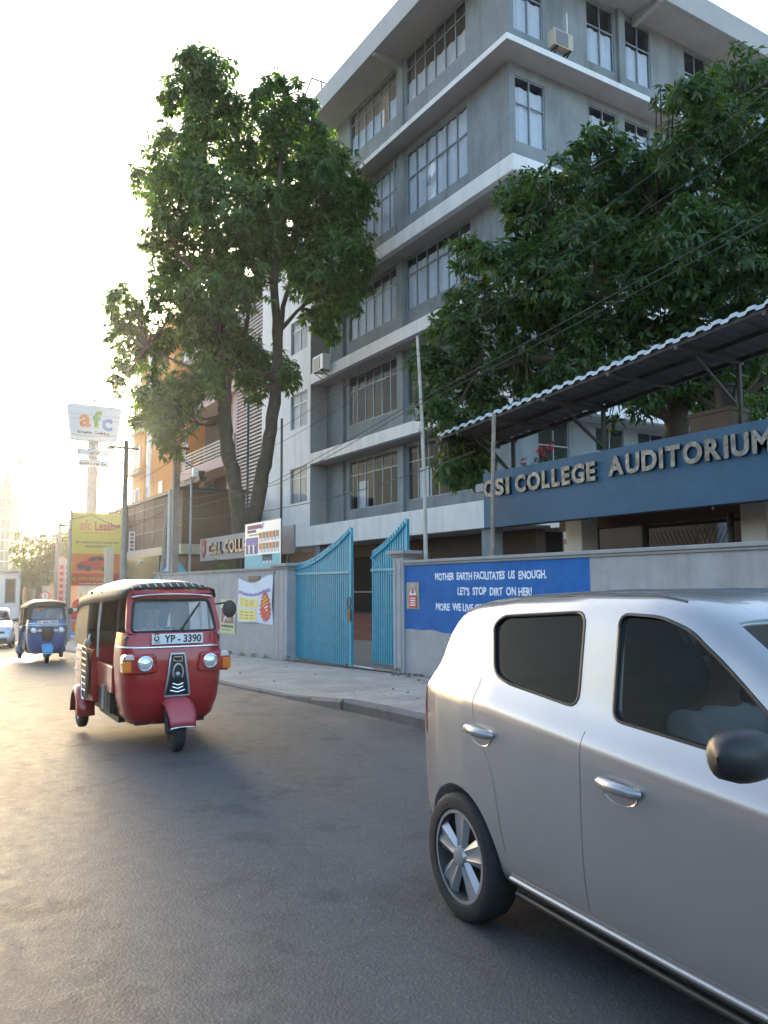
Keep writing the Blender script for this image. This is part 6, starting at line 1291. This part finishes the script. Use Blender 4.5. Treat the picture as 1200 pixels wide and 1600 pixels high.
            b = MB(); b.prism(rounded([(-.03, -.04), (.03, -.035), (.03, .035), (-.03, .03)], .01), (sx*.475, ly-.07, .905), (1, 0, 0), (0, 0, 1), .05); b.build('indicator', M['amber'], t, bevel=.008)
        b = MB(); b.lathe([(-.02, r_+.010), (.008, r_+.010), (.012, r_), (.0, r_-.010)], (lx, ly, .90 if variant == 0 else .915), (0, 1, 0), 24); hl = b.build('headlamp', M['chrome'], t, smooth=40)
        b = MB(); b.lathe([(-.012, .022), (-.03, r_*.55), (0, r_-.010)], (lx, ly, .90 if variant == 0 else .915), (0, 1, 0), 24); b.build('reflector', M['chrome'], hl, smooth=50)
        b = MB(); b.lathe([(.002, r_-.004), (.014, r_*.6), (.020, .001)], (lx, ly, .90 if variant == 0 else .915), (0, 1, 0), 24); b.build('lens', M['lamp'], hl, smooth=60)
        b = MB(); b.lathe([(-.03, .001), (-.02, .02), (.004, .022), (.012, .001)], (lx, ly, .90 if variant == 0 else .915), (0, 1, 0), 12); b.build('bulb', M['lamp'], hl, smooth=60)
    # grille
    def cp(x, z, d): return Vector((x, nose_y(x, z)+d, z))
    gz = [(.985, .070), (.93, .078), (.80, .092), (.66, .115), (.56, .128)] if variant == 0 else [(1.0, .15), (.93, .185), (.82, .17), (.70, .13), (.62, .11)]
    b = MB(); b.grid([[cp(x, z, .022) for x in np.linspace(-w_, w_, 7)] for z, w_ in gz]); b.build('grille', M['black'], t, smooth=40)
    b = MB(); edge = [cp(-w_, z, .018) for z, w_ in gz[::-1]]+[cp(w_, z, .018) for z, w_ in gz]; b.tube(edge+([edge[0]] if variant == 0 else []), .013, 6); b.build('grille_trim', M['alu'] if variant == 0 else M['black'], t, smooth=60)
    yy = nose_y(0, .93)+.03
    b = MB(); b.prism(rounded([(-.05, -.028), (.05, -.028), (.05, .028), (-.05, .028)], .015), (0, yy, .935), (-1, 0, 0), (0, 0, 1), .008); bd = b.build('badge', M['chrome'], t); b = MB(); b.prism(rounded([(-.038, -.016), (.038, -.016), (.038, .016), (-.038, .016)], .01), (0, yy+.002, .935), (-1, 0, 0), (0, 0, 1), .006); b.build('badge_face', M['black'], bd)
    if variant == 0:
        b = MB(); b.tube([cp(.05*math.cos(a_), .80+.085*math.sin(a_), .03) for a_ in [R(-40+260*k/16) for k in range(17)]], .010, 6); b.build('arch_trim', M['alu'], t, smooth=60)
        b = MB(); b.lathe([(0, .001), (0, .028), (.012, .02), (.016, .001)], (0, nose_y(0, .78)+.025, .78), (0, 1, 0), 14); b.build('horn', M['alu'], t, smooth=50)
        for k in range(3): b = MB(); z = .60+.035*k; b.tube([cp(-.055-.02*(k == 0), z+.02, .026), cp(0, z, .030), cp(.055+.02*(k == 0), z+.02, .026)], .007, 6); b.build('vent', M['chrome'], t)
    # front fender, wheel and fork
    b = MB(); rows = []
    for k in range(15):
        a_ = R(12+150*k/14); rr = .262+.01*math.sin(a_*2); hw = .118+.028*math.sin(a_)
        rows.append([(x*hw, .05+rr*math.cos(a_)*(1-.06*abs(x)**3), .22+(rr-.05*abs(x)**4)*math.sin(a_)*1.22) for x in np.linspace(-1, 1, 13)])
    b.grid(rows); fd = b.build('front_fender', A, t, smooth=60); sm = fd.modifiers.new('thick', 'SOLIDIFY'); sm.thickness = .012
    b = MB(); b.tube([Vector(p)+Vector((0, .006, -.004)) for p in rows[0]], .008, 6); b.build('fender_trim', M['chrome'], fd, smooth=60)
    def wheel(x, y, r_=.205, w_=.105):
        b = MB(); b.lathe([(-w_*.5, r_*.52), (-w_*.5, r_*.86), (-w_*.36, r_*.98), (-w_*.15, r_), (w_*.15, r_), (w_*.36, r_*.98), (w_*.5, r_*.86), (w_*.5, r_*.52)], (x, y, r_), (1, 0, 0), 28); w0 = b.build('wheel', M['rubber'], t, smooth=40)
        b = MB(); b.lathe([(-w_*.47, r_*.55), (-w_*.30, r_*.45), (-w_*.36, .03), (-w_*.62, .026), (-w_*.64, .001)] if x < 0 else [(w_*.47, r_*.55), (w_*.30, r_*.45), (w_*.36, .03), (w_*.62, .026), (w_*.64, .001)], (x, y, r_), (1, 0, 0), 24); b.build('rim', M['alu'] if x else M['darksteel'], w0, smooth=40)
        return w0
    wheel(0, .05); wheel(.57, -2.0); wheel(-.57, -2.0)
    b = MB(); b.tube([(-.085, .05, .205), (-.085, -.03, .42)], .028, 8); b.tube([(.085, .05, .205), (.085, -.03, .42)], .028, 8); b.tube([(-.085, .05, .205), (.085, .05, .205)], .02, 8); b.box((-.10, -.12, .38), (.10, .02, .46)); tag(b.build('fork', M['darksteel'], t, smooth=50), kind=None)
    # under body, floor, sills
    b = MB(); b.box((-.36, -.46, .255), (.36, -.18, .30)); b.box((-.47, -1.45, .255), (.47, -.461, .31)); b.box((-.42, -2.45, .24), (.42, -1.451, .42)); b.build('floor', M['black'], t)
    # rear body with striped side panels
    b = MB(); rows = []
    for y, hw, z0, z1 in ((-1.30, .60, .36, .98), (-1.6, .63, .34, .99), (-2.2, .63, .36, 1.0), (-2.48, .58, .40, 1.0), (-2.54, .50, .46, .97)):
        rows.append([(hw*.80, y, z0), (hw*.96, y, z0+.03), (hw, y, z0+.12), (hw, y, z1-.12), (hw*.97, y, z1-.02), (hw*.90, y, z1), (-hw*.90, y, z1), (-hw*.97, y, z1-.02), (-hw, y, z1-.12), (-hw, y, z0+.12), (-hw*.96, y, z0+.03), (-hw*.80, y, z0)])
    b.grid(rows, close=True); b.add(rows[0], [tuple(range(12))]); b.add(rows[-1], [tuple(range(11, -1, -1))]); rb = b.build('rear_body', P, t, smooth=35)
    for sx in (-1, 1):
        for z in (.66, .78, .90): b = MB(); b.bar((sx*.636, -1.62, z), (sx*.634, -2.24, z+.025), .006, .014); b.build('stripe', M['paintwhite'], rb)
        b = MB(); rows = []
        for k in range(13):
            a_ = R(-8+196*k/12); rows.append([(sx*x, -2.0+(.285+dr)*math.cos(a_), .205+(.285+dr)*math.sin(a_)) for x, dr in ((.48, 0), (.58, .012), (.645, .006), (.665, -.03), (.668, -.07))])
        b.grid(rows); fd = b.build('rear_fender', P, t, smooth=60); sm = fd.modifiers.new('thick', 'SOLIDIFY'); sm.thickness = .010
        b = MB(); b.box((sx*.50, -.47, .56), (sx*.545, -1.29, .84)); b.build('side_panel', P, t, bevel=.012)
        b = MB(); b.box((sx*.47, -.62, .33), (sx*.53, -1.29, .555)); b.build('lower_panel', M['black'], t, bevel=.01)
        b = MB(); b.tube([(sx*.56, -.80, .36), (sx*.56, -.80, .62)], .022, 8); b.build('grab_post', M['alu'], t, smooth=60)
        # black panel with chrome ladder bars
        b = MB(); b.box((sx*.632, -1.31, .42), (sx*.642, -1.60, .97)); b.build('ladder_panel', M['black'], t, bevel=.004)
        b = MB(); b.tube([(sx*.655, -1.32, .98), (sx*.655, -1.32, .50), (sx*.655, -1.36, .42), (sx*.655, -1.45, .40), (sx*.655, -1.55, .42), (sx*.655, -1.59, .50), (sx*.655, -1.59, .98)], .011, 6); lf = b.build('ladder_frame', M['chrome'], t, smooth=60)
        for k in range(7): b = MB(); b.tube([(sx*.655, -1.32, .92-.07*k), (sx*.655, -1.59, .93-.07*k)], .008, 6); b.build('ladder_bar', M['chrome'], lf)
        b = MB(); b.lathe([(-.05, .02), (0, .045), (.05, .02)], (sx*.63, -1.42, 1.03), (0, .3, 1), 12); b.tube([(sx*.63, -1.42, 1.03), (sx*.60, -1.46, 1.13)], .012, 6); b.build('marker_lamp', M['alu'], t, smooth=60)
        # canvas quarter panel and hood frame
        b = MB(); b.grid([[(sx*(.615-.05*v), -1.62-.86*u+.04*v*u, .99+.60*v+.012*math.sin(u*9+v*5)) for u in np.linspace(0, 1, 13)] for v in np.linspace(0, 1, 9)]); q = b.build('side_curtain', M['canvas'], t, smooth=80)
        for y0, x0, x1 in ((-.47, .50, .47), (-1.05, .585, .55), (-1.60, .60, .565)): b = MB(); b.tube([(sx*x0, y0, .56 if y0 > -1 else .9), (sx*x0, y0, 1.2), (sx*x1, y0-.02, 1.62)], .014, 8); b.build('hood_post', M['darksteel'] if y0 != -1.05 else M['alu'], t, smooth=60)
        # mirror, on the kerb side only
        if sx > 0: continue
        b = MB(); b.tube([fr(sx*1.0, .62), Vector((sx*.58, -.12, 1.50)), Vector((sx*.605, -.10, 1.46))], .010, 6); rows = []
        for k in range(7):
            a_ = R(-90+180*k/6); rows.append([(sx*.60+.078*math.cos(a_)*math.cos(p), -.10+.025*math.sin(a_), 1.43+.095*math.cos(a_)*math.sin(p)) for p in [2*math.pi*j/18 for j in range(18)]])
        b.grid(rows, close=True); b.build('mirror', M['black'], t, smooth=60)
    # canvas roof: arched, with a rolled front edge and drooping rear
    b = MB(); rows = []
    for y, hw, zs, ztp in ((-.215, .455, 1.625, 1.66), (-.235, .475, 1.62, 1.685), (-.30, .50, 1.605, 1.705), (-.5, .53, 1.58, 1.72), (-.9, .565, 1.555, 1.735), (-1.3, .59, 1.54, 1.74), (-1.7, .60, 1.52, 1.735), (-2.1, .60, 1.50, 1.715), (-2.35, .59, 1.46, 1.67), (-2.48, .575, 1.36, 1.58), (-2.54, .565, 1.20, 1.42), (-2.56, .56, 1.0, 1.10)):
        row = []
        for k in range(25):
            s_ = -1+2*k/24; a_ = abs(s_); prof_ = (1-a_**3.2); sag = .012*math.sin(y*14)*math.sin(s_*6) if y < -.4 else 0
            row.append((hw*math.copysign(min(1, a_*1.06), s_), y, zs-.05*(a_ > .97)+(ztp-zs)*prof_+sag))
        rows.append(row)
    b.grid(rows); rf_ = b.build('canvas_roof', M['canvas'], t, smooth=80); sm = rf_.modifiers.new('thick', 'SOLIDIFY'); sm.thickness = .012
    if variant == 0:
        for k in range(11):
            x = -.40+.08*k; z = 1.625+.06*(1-abs(x/.475)**3.2)+.012; b = MB(); b.bar((x, -.212, z-.022), (x+.028, -.245, z+.020), .010, .006); b.build('lacing', M['paintwhite'], rf_)
    b = MB(); b.grid([[(-.58+1.16*u, -2.545+.012*math.sin(u*20), .99+.45*v) for u in np.linspace(0, 1, 13)] for v in (0, .5, 1)]); b.build('rear_curtain', M['canvas'], t, smooth=80)
    # seats, handlebar, partition
    b = MB(); b.box((-.30, -.98, .52), (.30, -.62, .66)); b.box((-.28, -1.06, .66), (.28, -.98, .95)); b.build('driver_seat', M['seat'], t, bevel=.03, seg=3)
    b = MB(); b.box((-.57, -2.1, .50), (.57, -1.6, .66)); b.box((-.57, -2.35, .62), (.57, -2.12, 1.15)); b.build('passenger_seat', M['seat'], t, bevel=.04, seg=3)
    b = MB(); b.tube([(0, -.20, .45), (0, -.33, 1.02)], .03, 8); b.tube([(-.33, -.42, 1.06), (-.2, -.34, 1.03), (.2, -.34, 1.03), (.33, -.42, 1.06)], .016, 8); b.build('handlebar', M['black'], t, smooth=60)
    b = MB(); b.box((-.5, -.30, .95), (.5, -.10, 1.17)); b.build('dashboard', M['black'], t, bevel=.02)
    for x in (-.33, .33): b = MB(); b.bar((x, -1.15, .30), (x, -1.15, 1.0), .02, .02); b.build('partition_bar', M['darksteel'], t)
    return t
TS = .93
TUK = build_tuk('red auto rickshaw with black canvas hood and a white plate reading YP - 3390', (2.37, 7.73, .004), math.pi-R(1.5), 'red', 'redpink', 'YP - 3390', 0); TUK.scale = (TS,)*3
def world_s(t, p, s_=1): return Matrix.Rotation(t.rotation_euler.z, 4, 'Z') @ (Vector(p)*s_)+Vector(t.location)
seated_person('driver in a pale shirt steering the red auto rickshaw', world_s(TUK, (.05, -.80, .64), TS), TUK.rotation_euler.z, ((-.30, .44, .43), (.30, .44, .43)), .93)
TUKB = build_tuk('blue auto rickshaw with a black hood and a white plate reading AAU 3956', (3.52, 22.6, zg(22.6)+.004), math.pi-R(4), 'blue', 'bluelight', 'AAU 3956', 1); TUKB.scale = (TS,)*3; TUKB.rotation_euler.x = 0
seated_person('driver in a grey shirt inside the blue auto rickshaw', world_s(TUKB, (.05, -.80, .64), TS), TUKB.rotation_euler.z, ((-.30, .44, .43), (.30, .44, .43)), .93, 'trousers')
# ------------------------------------------------------------------ haze
hz = MB(); hz.box((-40, -40, -2.5), (45, 110, 26)); h_ = hz.build('haze', bpy.data.materials.new('haze'))
hm = h_.data.materials[0]; hm.use_nodes = True; n = hm.node_tree; n.nodes.clear()
vp = n.nodes.new('ShaderNodeVolumePrincipled'); vo_ = n.nodes.new('ShaderNodeOutputMaterial'); n.links.new(vp.outputs[0], vo_.inputs['Volume'])
vp.inputs['Color'].default_value = (.95, .93, .9, 1); vp.inputs['Density'].default_value = .0003; vp.inputs['Anisotropy'].default_value = .74
tag(h_, kind='stuff')
